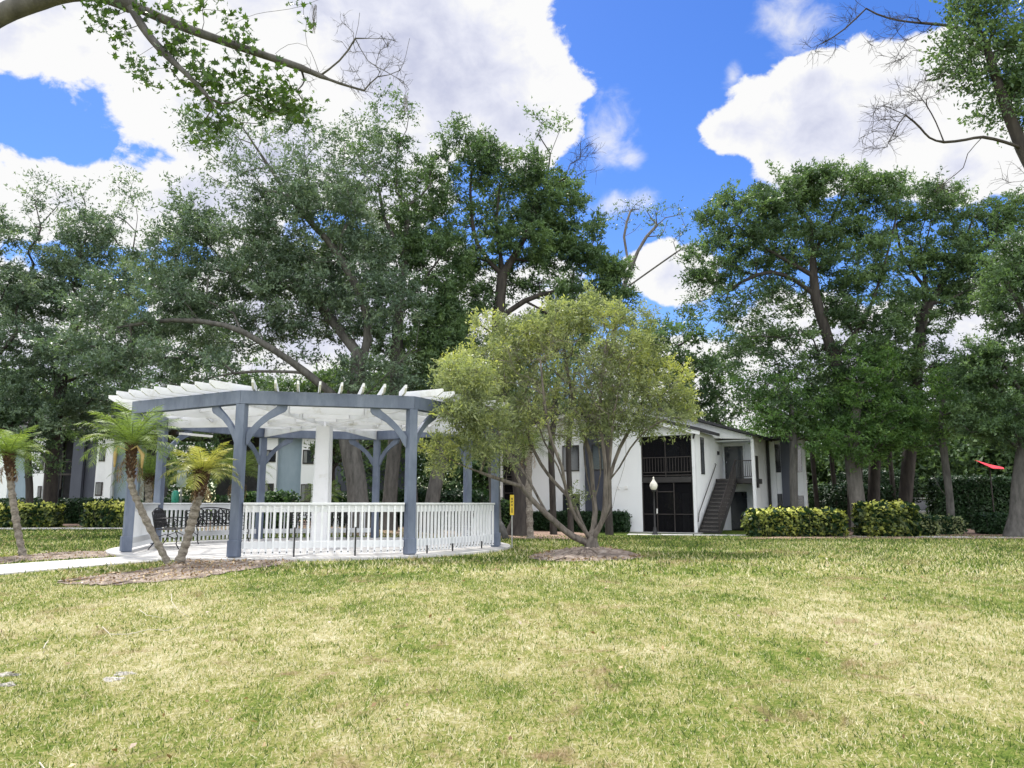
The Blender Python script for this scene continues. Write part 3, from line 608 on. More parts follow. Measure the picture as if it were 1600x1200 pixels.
# left side trees
Y = 40
tree('live_oak', 'gray-green oak with long wispy shoots, tallest at the far left', [
    PL_([(78, 812), (80, 745), (84, 680), (96, 600), (112, 520), (130, 450)], Y), PL_([(100, 590), (60, 520), (40, 460)], Y, None, False), PL_([(112, 520), (160, 470), (200, 420), (215, 340)], Y, None, False), PL_([(100, 600), (170, 570), (230, 540)], Y, None, False)],
    [PB(110, 400, 75, 40, Y, 56, 1), PB(150, 360, 50, 30, Y, 28, .7), PB(50, 470, 60, 50, Y, 50, 1), PB(150, 470, 90, 50, Y, 60, 1), PB(90, 300, 60, 30, Y, 22, .25), PB(200, 310, 24, 50, Y, 16, .25), PB(70, 340, 40, 30, Y, 12, .3), PB(220, 420, 40, 34, Y, 22, .6), PB(110, 570, 110, 50, Y, 60, 1.1), PB(200, 540, 60, 40, Y, 30, 1), PB(60, 640, 90, 34, Y, 40, 1), PB(180, 640, 80, 34, Y, 40, 1)],
    .33, M['oakgray'], M['bark_dark'], per=230, ln=.18, wd=.085, tl=.9, rtip=.011)
Y = 37
tree('live_oak', 'bluish-green oak cut off by the left edge of the picture', [
    PL_([(-60, 818), (-55, 700), (-40, 600), (-30, 480), (-20, 400)], Y), PL_([(-40, 600), (10, 540), (40, 500)], Y, None, False)],
    [PB(-20, 370, 50, 45, Y, 36, 1), PB(-10, 450, 70, 50, Y, 50, 1.1), PB(20, 540, 70, 50, Y, 50, 1), PB(-20, 620, 80, 50, Y, 50, 1), PB(30, 660, 60, 34, Y, 26, 1)],
    .3, M['oakgray'], M['bark_dark'], per=220, ln=.17, wd=.085, tl=.85)
Y = 42
tree('background_oak', 'dark-leaved tree in front of the slate panels of the left apartment block', [
    PL_([(47, 812), (46, 760), (44, 700), (60, 640)], 38)], [PB(50, 690, 36, 24, 38, 26, .6), PB(70, 730, 22, 18, 38, 14, .5), PB(40, 640, 50, 30, 38, 30, 1)], .17, M['oak'], M['bark_dark'], per=100, ln=.16, wd=.08, tl=.6)
tree('background_oak', 'round dense oak filling the gap between gazebo roof and far left oak', [
    PL_([(245, 812), (250, 720), (262, 640), (280, 560)], 45), PL_([(256, 680), (330, 620), (390, 600)], 45, None, False)],
    [PB(230, 620, 90, 46, 45, 60, 1.1), PB(330, 590, 90, 46, 45, 60, 1.1), PB(300, 500, 80, 50, 45, 46, 1), PB(410, 620, 60, 36, 45, 36, 1.1), PB(150, 660, 70, 30, 45, 30, 1), PB(320, 660, 90, 24, 45, 36, 1)],
    .3, M['oak'], M['bark_dark'], per=120, ln=.22, wd=.11, tl=.95)
tree('background_oak', 'dense dark oak seen between the gazebo posts behind the two gray trunks', [
    PL_([(520, 812), (515, 740), (520, 660), (510, 590)], 42), PL_([(518, 680), (590, 640), (650, 620)], 42, None, False)],
    [PB(480, 620, 80, 36, 42, 50, 1.2), PB(570, 600, 90, 40, 42, 60, 1.2), PB(660, 620, 80, 50, 42, 60, 1.2), PB(600, 680, 90, 34, 42, 46, 1.1), PB(530, 700, 40, 30, 42, 24, 1), PB(440, 650, 50, 20, 42, 20, 1), PB(700, 680, 60, 40, 42, 30, 1.1)],
    .28, M['oak'], M['bark_dark'], per=120, ln=.21, wd=.11, tl=.95)
for px, x2, w_, Y, lab in ((668, 700, .30, 33, 'gray trunk leaning right, seen just right of the front gazebo post'), (775, 768, .24, 34, 'brown upright trunk beside the yellow sign'), (648, 640, .2, 36, 'dim trunk behind the gray leaning trunk inside the gazebo view')):
    tree('oak_trunk_tree', lab, [PL_([(px, 818), (px+(x2-px)*.3, 770), (px+(x2-px)*.7, 710), (x2, 650), (x2+6, 580)], Y)], [PB(x2, 610, 50, 40, Y, 30, 1.1), PB(x2+10, 560, 50, 40, Y, 24, 1)], w_, M['oak'], M['bark_oak'], per=120, ln=.17, wd=.08, tl=.8, flare=1.4)
for px, r_, lab in ((865, .15, 'slim trunk before the white wall, left one of three'), (892, .13, 'slim trunk crossing the upper window of the white building'), (952, .17, 'brown trunk standing at the edge of the slate panel')):
    tree('slender_tree', lab, [PL_([(px, 826), (px-2, 760), (px-4, 700), (px+2, 640), (px+6, 580)], 37)], [PB(px, 620, 30, 34, 37, 18, .8), PB(px+5, 570, 36, 34, 37, 18, .8)], r_, M['oak'], M['bark_dark'], per=90, ln=.17, wd=.08, tl=.7, flare=1.2)
# the flowering shrub tree on the lawn
Y = 18.3
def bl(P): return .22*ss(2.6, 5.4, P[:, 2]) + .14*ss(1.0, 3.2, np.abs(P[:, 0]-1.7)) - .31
S = lambda pts, dy: PL_(pts, Y, dy, False)
tree('bottlebrush_tree', 'multi-stemmed yellow-green tree with fanned shaggy stems on its own mulch ring', [
    PL_([(925, 862), (924, 850), (926, 838)], Y),
    S([(915, 850), (895, 838), (870, 818), (840, 790), (815, 760), (800, 725), (785, 690), (768, 640)], [0, -.1, -.2, -.4, -.5, -.6, -.7, -.8]),
    S([(815, 762), (790, 752), (750, 738), (715, 724), (690, 708)], [-.5, -.8, -1.2, -1.5, -1.7]),
    S([(918, 848), (908, 815), (895, 785), (868, 755), (845, 725), (825, 680), (815, 620)], [0, .1, .2, .3, .4, .5, .6]),
    S([(922, 846), (900, 810), (885, 770), (878, 730), (862, 690), (852, 640), (845, 570)], [0, -.3, -.5, -.7, -.8, -.9, -1]),
    S([(926, 842), (930, 800), (926, 760), (922, 710), (905, 660), (890, 600), (880, 530)], [0, .2, .3, .4, .5, .5, .4]),
    S([(930, 845), (942, 812), (946, 770), (945, 720), (938, 660), (940, 590), (950, 520)], [0, -.2, -.3, -.4, -.4, -.3, -.2]),
    S([(932, 842), (952, 790), (952, 750), (968, 700), (990, 660), (1010, 610), (1020, 570)], [0, .1, .2, .3, .4, .5, .6]),
    S([(955, 745), (968, 730), (985, 700), (1010, 672), (1040, 655)], [.2, 0, -.2, -.4, -.6]),
    S([(926, 850), (935, 825), (955, 800), (962, 770), (975, 730), (978, 690), (970, 630)], [0, .5, .8, 1, 1.2, 1.3, 1.4]),
    S([(926, 790), (918, 750), (912, 700), (918, 640), (915, 580)], [.2, .4, .6, .7, .8]), S([(945, 770), (952, 730), (955, 690), (960, 640), (975, 580)], [-.1, -.3, -.4, -.5, -.5]),
    S([(926, 780), (938, 740), (934, 690), (925, 640)], [.2, 0, -.2, -.3]), S([(895, 790), (872, 730), (850, 690), (835, 640)], [-.3, -.1, .2, .4]), S([(850, 800), (820, 740), (790, 700), (760, 660), (735, 620)], [-.4, -.2, -.1, 0, 0])],
    [PB(770, 560, 66, 46, Y, 84, 1), PB(728, 595, 48, 40, Y-1.9, 64, 1), PB(830, 520, 60, 26, Y, 50, 1), PB(880, 500, 50, 28, Y, 46, 1), PB(940, 495, 55, 28, Y, 56, 1), PB(985, 545, 60, 36, Y, 60, 1), PB(900, 570, 110, 55, Y, 150, .8), PB(1035, 595, 46, 40, Y, 56, 1), PB(960, 620, 80, 40, Y, 80, .8),
     PB(800, 620, 70, 40, Y, 70, .8), PB(1068, 636, 30, 22, Y, 26, .9), PB(860, 660, 120, 34, Y, 90, .8), PB(748, 650, 50, 36, Y-2.0, 56, .9), PB(960, 668, 70, 24, Y, 40, .6), PB(800, 690, 60, 18, Y, 24, .5), PB(765, 505, 26, 18, Y, 14, .9), PB(740, 690, 50, 26, Y-2.0, 44, .8), PB(785, 715, 44, 22, Y-1.2, 22, .55), PB(712, 648, 32, 26, Y-2.4, 26, .8), PB(1035, 660, 50, 18, Y-.2, 26, .7), PB(708, 572, 24, 20, Y-1.5, 14, .9), PB(678, 702, 30, 22, Y-1.7, 20, .8), PB(690, 730, 20, 14, Y-1.6, 6, .8), PB(995, 660, 50, 20, Y, 24, .5), PB(920, 462, 20, 14, Y, 8, .9), PB(1000, 500, 24, 20, Y, 14, .8),
     PB(905, 775, 12, 14, Y, 6, .5), PB(710, 570, 20, 16, Y, 8, .8), PB(870, 590, 150, 80, Y, 170, .12), PB(880, 640, 120, 50, Y, 110, 0)],
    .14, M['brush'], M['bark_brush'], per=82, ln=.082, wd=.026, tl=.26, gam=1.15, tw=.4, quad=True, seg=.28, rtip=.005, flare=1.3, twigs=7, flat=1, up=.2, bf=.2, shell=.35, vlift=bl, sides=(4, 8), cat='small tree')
# near tree at the right: its leaning limb and bare branches enter the picture
Y = 14.5
tree('oak_tree', 'near oak leaning in at the top right corner with bare lower branches', [
    PL_([(1830, 960), (1800, 700), (1730, 480), (1650, 330), (1598, 232), (1566, 150), (1540, 70), (1515, 0), (1495, -60)], Y),
    PL_([(1604, 240), (1570, 222), (1535, 214), (1510, 218), (1475, 222), (1452, 215), (1438, 200), (1415, 180), (1380, 165)], Y, [0, -.2, -.4, -.5, -.6, -.7, -.8, -.9, -1], False),
    PL_([(1530, 215), (1512, 240), (1505, 262), (1480, 282), (1460, 300)], Y, [-.3, -.5, -.5, -.7, -.8], False),
    PL_([(1475, 222), (1462, 190), (1448, 165), (1430, 140)], Y, [-.6, -.5, -.4, -.3], False),
    PL_([(1512, 52), (1480, 40), (1440, 36), (1405, 32), (1370, 22), (1340, 4), (1330, -10)], Y, [0, .3, .5, .6, .7, .8, .9], False),
    PL_([(1345, 20), (1320, 45), (1290, 65), (1268, 75)], Y, [.7, .7, .7, .7], False),
    PL_([(1540, 80), (1570, 20), (1590, -40)], Y, None, False)],
    [PB(1395, 175, 44, 22, Y-1, 22, 0), PB(1375, 215, 44, 18, Y-1, 18, 0), PB(1440, 140, 45, 24, Y-.5, 22, 0), PB(1400, 50, 60, 28, Y+.5, 22, 0), PB(1290, 70, 34, 14, Y+.7, 12, 0), PB(1400, 80, 40, 20, Y+.5, 12, 0), PB(1340, 20, 30, 16, Y+.6, 8, 0), PB(1475, 290, 20, 10, Y-.8, 6, 0), PB(1590, 280, 30, 30, Y, 8, 0),
     PB(1575, 40, 70, 50, Y, 80, .8), PB(1500, 70, 46, 50, Y, 40, .8), PB(1600, 170, 40, 60, Y, 40, .7), PB(1590, 110, 36, 50, Y, 50, 1), PB(1530, 130, 34, 30, Y, 24, .7), PB(1490, 110, 26, 30, Y, 16, .6), PB(1550, 170, 40, 24, Y, 20, .6), PB(1650, 60, 60, 100, Y, 70, 1), PB(1530, 10, 50, 30, Y, 40, .9)],
    .13, M['oak'], M['bark_dark'], per=60, ln=.085, wd=.042, tl=.36, quad=True, seg=.25, rtip=.0045, flare=1.3, twigs=5, bf=.22, gam=1.5, tw=.4)
print('leaves', LEAFN)
# ---------------------------------------------------------------- near sycamore at the top left
Y = 6.5
def star_leaves(T, Dr, per, size, tl):
    idx = np.repeat(np.arange(len(T)), per); n = len(idx)
    c = T[idx]+rng.normal(size=(n, 3))*tl*np.array((1, 1, .8))
    nn = unit(rng.normal(size=(n, 3))*.8+np.array((0, -.2, .5))); a = unit(np.cross(nn, rng.normal(size=(n, 3)))); b = np.cross(nn, a)
    s = (size*rng.uniform(.55, 1.2, n))[:, None]
    ang = np.array([-90, -52, -20, 2, 22, 48, 66, 90, 114, 132, 158, 178, 200, 232])*math.pi/180
    rad = np.array([.25, .55, .42, .95, .50, .80, .55, 1.1, .55, .80, .50, .95, .42, .55])
    V = np.stack([c+(a*math.cos(t)+b*math.sin(t))*s*r_*.5 + nn*s*(.08 if i % 2 else -.03) for i, (t, r_) in enumerate(zip(ang, rad))], 1)
    var = np.clip(.4*rng.random(len(T))[idx]+.6*rng.random(n), 0, 1)
    return V.reshape(-1, 3), var
limbs = [PL_([(-520, 1150), (-500, 800), (-430, 500), (-300, 280), (-160, 130), (-60, 62), (0, 24), (50, 4), (110, -12), (160, -10), (215, 12), (270, 36), (330, 58), (400, 82), (470, 106), (530, 130), (600, 150)], Y),
         PL_([(200, 12), (228, 50), (262, 88), (296, 120), (325, 152), (350, 190)], Y, [0, -.1, -.2, -.3, -.35, -.4], False),
         PL_([(328, 62), (360, 40), (400, 22), (470, 10), (540, -20)], Y, [0, .1, .2, .2, .3], False),
         PL_([(60, 0), (120, -60), (200, -120)], Y, None, False),
         PL_([(500, 112), (480, 72), (450, 70), (430, 84)], Y, [0, .1, .15, .2], False), PL_([(500, 112), (530, 95), (555, 60), (562, 20)], Y, [0, -.1, -.15, -.2], False),
         PL_([(555, 60), (575, 95), (600, 110)], Y, [-.1, -.1, -.1], False), PL_([(560, 138), (590, 120), (625, 110), (640, 60)], Y, [0, .1, .1, .2], False)]
leafy = [(160, 10, 26, 14, 12), (180, 50, 24, 26, 14), (250, 8, 40, 14, 14), (215, 105, 16, 18, 7), (240, 128, 14, 10, 4), (290, 70, 40, 26, 22), (300, 112, 34, 26, 22), (330, 140, 26, 20, 16), (370, 110, 24, 14, 10),
         (380, 60, 26, 20, 12), (345, 20, 30, 14, 10), (325, 190, 22, 18, 14), (415, 150, 34, 22, 22), (455, 165, 34, 24, 24), (440, 130, 26, 18, 10), (400, 170, 20, 16, 10), (465, 15, 18, 10, 4), (320, 215, 14, 10, 6), (350, 175, 26, 16, 10), (60, -60, 100, 30, 20)]
bare = [(600, 90, 40, 40, 26), (560, 130, 40, 24, 18), (540, 60, 20, 40, 10), (640, 130, 26, 14, 6), (480, 110, 20, 14, 5)]
pts = []; den = []
for px, py, rx, ry, n in leafy: pts.append(blob(W(px, py, Y-.15), (rx*Y/F, .28, ry*Y/F), n, .2)); den.append(np.ones(n))
for px, py, rx, ry, n in bare: pts.append(blob(W(px, py, Y), (rx*Y/F, .25, ry*Y/F), n, .3)); den.append(np.zeros(n))
pts = np.concatenate(pts); den = np.concatenate(den)
A, PA, nm, tips, td = skeleton(limbs, pts, den, .15, .09, .4)
mb, r = wood(A, PA, nm, .088, .0020, expo=2.0, ksides=(5, 10), flare=1.3, gam=1.7)
twiglets(mb, A, PA, tips[td < .2], .12, .002, 3)
root = empty('sycamore_tree', tuple(float(q) for q in limbs[0][0]), 'near sycamore whose lobed leaves and gray limb hang across the top left corner', 'tree')
mb.build('trunk', M['bark_oak'], root, smooth=True)
k = td > 0; Dr = unit(A[tips]-A[PA[tips]])
V, var = star_leaves(A[tips][k], Dr[k], 6, .088, .055)
link('crown', np_mesh('crown', V, 14, var), M['syc'], root)
# gray moss tuft hanging from the bare end
for px, py, h, lab in ((492, 8, 50, 'longer gray moss strands hanging beside the bare sycamore twigs'), (634, 150, 30, 'short gray moss tuft at the tip of the bare sycamore limb')):
    mb = MB()
    c = W(px, py, Y)
    for q in range(22):
        o = rng.normal(0, .012, 2); p = [c+np.array((o[0]+.012*math.sin(j+q), o[1], -h*Y/F*j/5*rng.uniform(.7, 1.1))) for j in range(6)]; mb.tube(p, .0011, 3, False)
    tag(mb.build('hanging_moss', M['bark_light']), lab, 'moss')
# ---------------------------------------------------------------- palms
def palm(label, trunks, Y, group=None, name='date_palm'):
    b0 = PL_(trunks[0][0], Y)[0]
    root = empty(name, tuple(float(q) for q in b0), label, 'palm tree', group)
    for pts, crown, RL, rad, mat, nfr, husk in trunks:
        P = PL_(pts, Y); mb = MB(); 
        pp = []; rr = []
        for i in range(len(P)-1):
            for j in range(8):
                t = j/8; p0 = P[max(i-1, 0)]; p1 = P[i]; p2 = P[i+1]; p3 = P[min(i+2, len(P)-1)]
                pp.append(.5*(2*p1+(p2-p0)*t+(2*p0-5*p1+4*p2-p3)*t*t+(3*p1-p0-3*p2+p3)*t**3))
        pp.append(P[-1]); n = len(pp)
        for i in range(n): rr.append(rad*(1+.30*(i % 2)+rng.normal(0, .05)+.35*max(0, 1-i/4)))
        mb.tube(pp, rr, 9); tr = mb.build('trunk', M['palm_trunk'], root)
        # old leaf bases near the top
        mb = MB(); top = pp[-1]; axis = unit(pp[-1]-pp[-8])
        for q in range(80):
            f = q/80; i = int(n*.62+f*(n*.38)); i = min(i, n-1); th = q*2.4; d = np.array((math.cos(th), math.sin(th), 0)); p = pp[i]
            mb.bar(p+d*rad*.6, p+d*rad*(1.5+.9*f)+np.array((0, 0, .09+.04*f)), .05, .022)
        mb.build('boots', M['palm_boot'], root)
        C = W(crown[0], crown[1], Y); C = top.copy()
        tri = []; var = []; rach = MB()
        for q in range(nfr):
            th = q*2.399+rng.normal(0, .1); el = R(80)*(1-(q/nfr))**.9 + R(12)*(q/nfr)
            Lf = RL*rng.uniform(.85, 1.1); hd = np.array((math.cos(th), math.sin(th), 0)); ns = 22
            pts_ = []; p = C.copy(); e = el; 
            for i in range(ns+1):
                pts_.append(p.copy()); e -= R(1.6)+R(1.6)*(q/nfr)+R(3.2)*i/ns
                p = p+(hd*math.cos(e)+np.array((0, 0, math.sin(e))))*Lf/ns
            rach.tube(pts_[::3]+[pts_[-1]], .008, 4, False, r1=.002)
            fv = rng.random()*.5
            side = np.array((-hd[1], hd[0], 0))
            for i in range(3, ns+1):
                t = i/ns; fw = unit(pts_[i]-pts_[i-1]); upv = unit(np.cross(side, fw)); l = RL*.26*math.sin(math.pi*min(1, .15+t*.92))**.6
                for s in (-1, 1):
                    for h in (0, .5):
                        b = pts_[i]-fw*h*Lf/ns
                        d = unit(side*s*1.0+fw*.75+abs(upv)*.18+np.array((0, 0, -.25))+rng.normal(0, .13, 3)); mid = b+d*l*.55; tip = b+d*l+np.array((0, 0, -.16*l))
                        wv = fw*.0052
                        tri += [b-wv, b+wv, mid+wv*.8, tip, mid-wv*.8][:0] or [b-wv, b+wv, mid+wv*.9, mid-wv*.9, mid-wv*.9, mid+wv*.9, tip+wv*.2, tip-wv*.2]
                        var += [min(1, fv+.45*rng.random()+.18*t*(1 if q < nfr*.6 else .2))]*2
        rach.build('frond_stalks', mat, root)
        link('fronds', np_mesh('fronds', np.array(tri), 4, np.array(var)), mat, root)
        tri = []
        for q in range(7):
            th = q*2.4+1; hd = np.array((math.cos(th), math.sin(th), 0)); side = np.array((-hd[1], hd[0], 0)); p = C-axis*.10; e = R(-18); prev = p
            for i in range(14):
                e -= R(7); p = p+(hd*math.cos(e)+np.array((0, 0, math.sin(e))))*RL*.035
                for s in (-1, 1):
                    d = unit(side*s*.5+np.array((0, 0, -1))+rng.normal(0, .25, 3)); tri += [prev-side*.004, prev+side*.004, prev+d*RL*.11+hd*.004, prev+d*RL*.11-hd*.004]
                prev = p
        link('dead_fronds', np_mesh('dead_fronds', np.array(tri), 4, rng.random(len(tri)//4)), M['fallen'], root)
        if husk:
            for dx, dz, dirn in ((-.25, -.10, -1), (.2, -.12, 1)):
                mb = MB(); c = W(crown[0], crown[1], Y-.1)+np.array((dx, 0, dz))
                s0 = C+np.array((.02*dirn, -.08, -.05)); s1 = C+np.array((dx*.8, -.12, .03)); s2 = c+np.array((dirn*.02, 0, -.06)); s3 = c+np.array((dirn*.02, 0, -.30))
                mb.tube([s0, s1, s2, s3], [.010, .016, .036, .014], 6)
                mb.build('dry_husk', M['husk'], root, smooth=True)
    return root
palm('pair of leaning date palms with ringed trunks from one base beside the path', [
    ([(266, 880), (245, 846), (220, 795), (205, 755), (205, 712), (205, 700)], (205, 695), 1.12, .052, M['palm'], 30, True),
    ([(278, 880), (292, 845), (304, 800), (313, 765), (316, 742)], (316, 740), .84, .068, M['palm_y'], 24, False)], 13.9)
palm('single young date palm with bright fronds at the left end of the path', [([(38, 868), (28, 830), (20, 780), (14, 730), (14, 715)], (14, 715), .92, .058, M['palm'], 28, False)], 15.6)
for (px, Y_, hpx, RL, lab) in ((232, 27, 745, 1.5, 'low dark palm behind the left gazebo posts'), (372, 28, 742, 1.7, 'dim palm behind the gazebo bench and palm trunk'), (505, 27, 778, .9, 'small young palm behind the gazebo center column'), (826, 30, 700, 1.5, 'palm with pale arching fronds left of the white wall')):
    palm(lab, [([(px+3, 822), (px+1, 790), (px, hpx+10), (px, hpx)], (px, hpx), RL, .11, M['palm'], 30, False)], Y_)
# ---------------------------------------------------------------- hedges and shrubs
def hedge(name, label, cx, cy, lx, ly, h, rz, mat, n, ln=.085, wd=.06, cat='hedge', top=None, rnd=.25, z0=None, core=True, group=None):
    z = float(g(cx, cy)) if z0 is None else z0; root = empty(name, (cx, cy, z), label, cat, group)
    # points on and just inside a rounded, lumpy box
    u = rng.uniform(-1, 1, (n*3, 3)); ax = rng.integers(0, 3, n*3); u[np.arange(n*3), ax] = np.where(rng.random(n*3) < (.5 if True else 0), 1, -1)
    u = u[~((ax == 2) & (u[:, 2] < 0))][:n*2]
    wgt = np.array((ly*h, lx*h, lx*ly)); 
    ax2 = np.argmax(np.abs(u) >= .9999, 1); keep = rng.random(len(u)) < (wgt/wgt.max())[ax2]; u = u[keep][:n]
    p = u*np.array((lx/2, ly/2, h/2)); q = unit(u*np.array((1, 1, 1)))
    rr = np.maximum(0, (np.sort(np.abs(u), 1)[:, 1:].sum(1)-1.55))*rnd
    lump = .09*np.sin(p[:, 0]*5+cx)*np.cos(p[:, 1]*5)+.05*np.sin(p[:, 0]*11+p[:, 2]*9)
    p = p*(1-rr[:, None]*.5)+q*(lump-.07*rng.random(len(p))**2*2)[:, None]
    so = rng.random(len(p)) < .05; p[so] += q[so]*rng.uniform(.03, .16, (int(so.sum()), 1))
    p[:, 2] += h/2
    p[:, 2] = np.maximum(p[:, 2], .03)
    nn = unit(q+rng.normal(0, .7, p.shape)+np.array((0, 0, .5))); a = unit(np.cross(nn, rng.normal(size=p.shape))); b = np.cross(nn, a); s = rng.uniform(.6, 1.3, len(p))[:, None]
    V = np.stack([p, p+a*s*ln*.45+b*s*wd*.5, p+a*s*ln, p+a*s*ln*.45-b*s*wd*.5], 1).reshape(-1, 3)
    c, s_ = math.cos(rz), math.sin(rz); Vx = V.copy(); V[:, 0] = c*Vx[:, 0]-s_*Vx[:, 1]; V[:, 1] = s_*Vx[:, 0]+c*Vx[:, 1]
    hz = np.clip(p[:, 2]/h, 0, 1)
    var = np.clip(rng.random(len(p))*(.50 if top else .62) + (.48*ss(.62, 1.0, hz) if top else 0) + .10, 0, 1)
    link('foliage', np_mesh('foliage', V, 4, var), mat, root, local=True)
    mb = MB()
    for k in range(int(max(6, lx*ly*16))):
        x, y = rng.uniform(-.44, .44, 2)*np.array((lx, ly)); x2, y2 = x+rng.normal(0, .12), y+rng.normal(0, .12)
        P0 = (c*x-s_*y, s_*x+c*y, -.03); P1 = (c*x2-s_*y2, s_*x2+c*y2, h*rng.uniform(.6, .92)); mb.tube([P0, P1], .016, 4, False, r1=.006)
    mb.build('stems', M['bark_dark'], root, local=True)
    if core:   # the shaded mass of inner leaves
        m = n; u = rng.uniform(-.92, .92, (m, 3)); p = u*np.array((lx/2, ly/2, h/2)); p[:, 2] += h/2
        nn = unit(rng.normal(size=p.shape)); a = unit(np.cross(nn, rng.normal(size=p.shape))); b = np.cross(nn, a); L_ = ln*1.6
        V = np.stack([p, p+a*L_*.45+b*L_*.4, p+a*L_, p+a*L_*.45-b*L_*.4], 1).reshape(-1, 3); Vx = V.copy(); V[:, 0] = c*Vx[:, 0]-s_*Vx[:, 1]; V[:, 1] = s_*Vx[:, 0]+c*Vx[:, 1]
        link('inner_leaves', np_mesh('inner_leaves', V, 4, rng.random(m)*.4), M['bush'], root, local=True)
    return root
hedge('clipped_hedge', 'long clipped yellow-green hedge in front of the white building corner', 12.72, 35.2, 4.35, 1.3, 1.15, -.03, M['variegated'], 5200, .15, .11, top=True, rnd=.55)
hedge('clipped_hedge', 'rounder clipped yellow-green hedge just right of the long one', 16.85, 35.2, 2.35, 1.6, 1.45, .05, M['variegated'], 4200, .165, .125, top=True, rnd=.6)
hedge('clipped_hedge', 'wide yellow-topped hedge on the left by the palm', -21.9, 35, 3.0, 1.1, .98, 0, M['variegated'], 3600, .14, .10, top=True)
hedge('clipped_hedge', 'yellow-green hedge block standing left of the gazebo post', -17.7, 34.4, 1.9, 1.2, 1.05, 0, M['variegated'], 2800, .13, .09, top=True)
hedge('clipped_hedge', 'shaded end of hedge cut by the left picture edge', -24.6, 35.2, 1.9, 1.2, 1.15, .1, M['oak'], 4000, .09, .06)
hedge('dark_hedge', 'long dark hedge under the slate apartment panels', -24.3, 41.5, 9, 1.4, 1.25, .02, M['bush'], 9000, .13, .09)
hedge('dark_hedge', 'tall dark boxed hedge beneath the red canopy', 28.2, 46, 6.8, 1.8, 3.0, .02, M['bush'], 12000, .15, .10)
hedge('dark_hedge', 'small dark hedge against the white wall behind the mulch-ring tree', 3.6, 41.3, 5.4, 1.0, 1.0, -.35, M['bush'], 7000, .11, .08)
shrubs = [(16.9+2.0, 36.6, 1.7, .85, M['brush'], 'low brown-green shrub left of the knobby tree'), (20.6, 37.3, 1.5, .8, M['brush'], 'brown-green shrub touching the knobby trunk'), (23.2, 37.4, 1.7, .95, M['bush'], 'dark shrub right of the knobby tree'),
          (-10.3, 33, 2.4, 1.5, M['green'], 'round bright shrub seen through the gazebo left of the column'), (-15.5, 36, 2.4, 1.3, M['bush'], 'dim shrub between the left palms behind the gazebo'), (-13, 38, 2.6, 1.4, M['bush'], 'dim shrub behind the green waste bag'),
          (-7.6, 37, 2.6, 1.5, M['bush'], 'dark shrub behind the gazebo center column'), (-5.2, 39, 3, 1.8, M['bush'], 'dark shrub between the gray trunks behind the gazebo'), (-2.6, 38, 3, 1.9, M['bush'], 'dark shrub behind the right gazebo railing'), (-1.1, 40, 2.6, 1.5, M['green'], 'greener shrub at the right side of the gazebo view'),
          (10.4+4.8, 43, 2, 1.2, M['bush'], 'low shrub at the foot of the building corner trunk'), (21.0, 48, 4.5, 2.6, M['bush'], 'broad dark shrub mass behind the knobby tree'), (23.5, 50, 4.5, 3.6, M['bush'], 'tallest dark shrub left of the boxed hedge'), (13, 52, 4, 1.5, M['green'], 'sunlit green shrub seen between the slim saplings'),
          (27, 37.5, 1.5, 1.2, M['palm'], 'spiky strap-leaved plant in front of the boxed hedge'), (17.5, 55, 5, 2.0, M['green'], 'green shrub far behind the gap between hedges')]
for x, y, s, h, mt, lab in shrubs:
    hedge('shrub', lab, x, y, s, s*.8, h, rng.uniform(-.3, .3), mt, int(2200*s*.8), .12, .075, cat='shrub', rnd=.8)
# the far wood and low undergrowth that read as one mass
def stuffwood():
    V = []; A = []
    rows = [(-60, 60, 12), (-52, 64, 13), (-44, 68, 14), (-36, 74, 13), (-28, 76, 13), (-21, 76, 12), (-14, 74, 12), (-8, 60, 12), (-2, 62, 12), (4, 66, 11), (10, 68, 10), (17, 70, 8.5), (24, 72, 7.5), (31, 70, 8), (38, 66, 10), (45, 62, 12), (52, 60, 13), (60, 58, 14),
            (30, 56, 8), (37, 54, 10), (-48, 52, 9), (19, 84, 8), (12, 86, 9), (27, 84, 10), (33, 60, 9)]
    for x, y, h in rows:
        for k in range(90):
            c = np.array((x, y, 0))+np.array((rng.normal(0, 2.6), rng.normal(0, 2.0), h*(.12+.8*rng.random()**.8)))
            n = 170; p = c+rng.normal(size=(n, 3))*np.array((1.0, 1.0, .55)); nn = unit(rng.normal(size=(n, 3))+np.array((0, 0, .8))); a = unit(np.cross(nn, rng.normal(size=(n, 3)))); b = np.cross(nn, a); s = rng.uniform(.6, 1.3, (n, 1))
            V.append(np.stack([p-b*s*.11, p+b*s*.11, p+a*s*.36], 1).reshape(-1, 3)); A.append(np.clip(.4*rng.random()+.6*rng.random(n), 0, 1))
    V = np.concatenate(V); A = np.concatenate(A)
    tag(link('far_wood', np_mesh('far_wood', V, 3, A), M['oak']), 'far wood of oaks behind the apartments reading as one green mass', 'wood', kind='stuff')
    mb = MB()
    for x, y, h in rows:
        for q in range(2):
            x0 = x+rng.normal(0, 2); mb.tube([(x0, y, -.2), (x0+rng.normal(0, .4), y, h*.4), (x0+rng.normal(0, .8), y, h*.8)], [.3, .2, .08], 6)
    tag(mb.build('far_trunks', M['bark_dark']), 'trunks in the shade of the far wood', 'trunks', kind='stuff')
stuffwood()
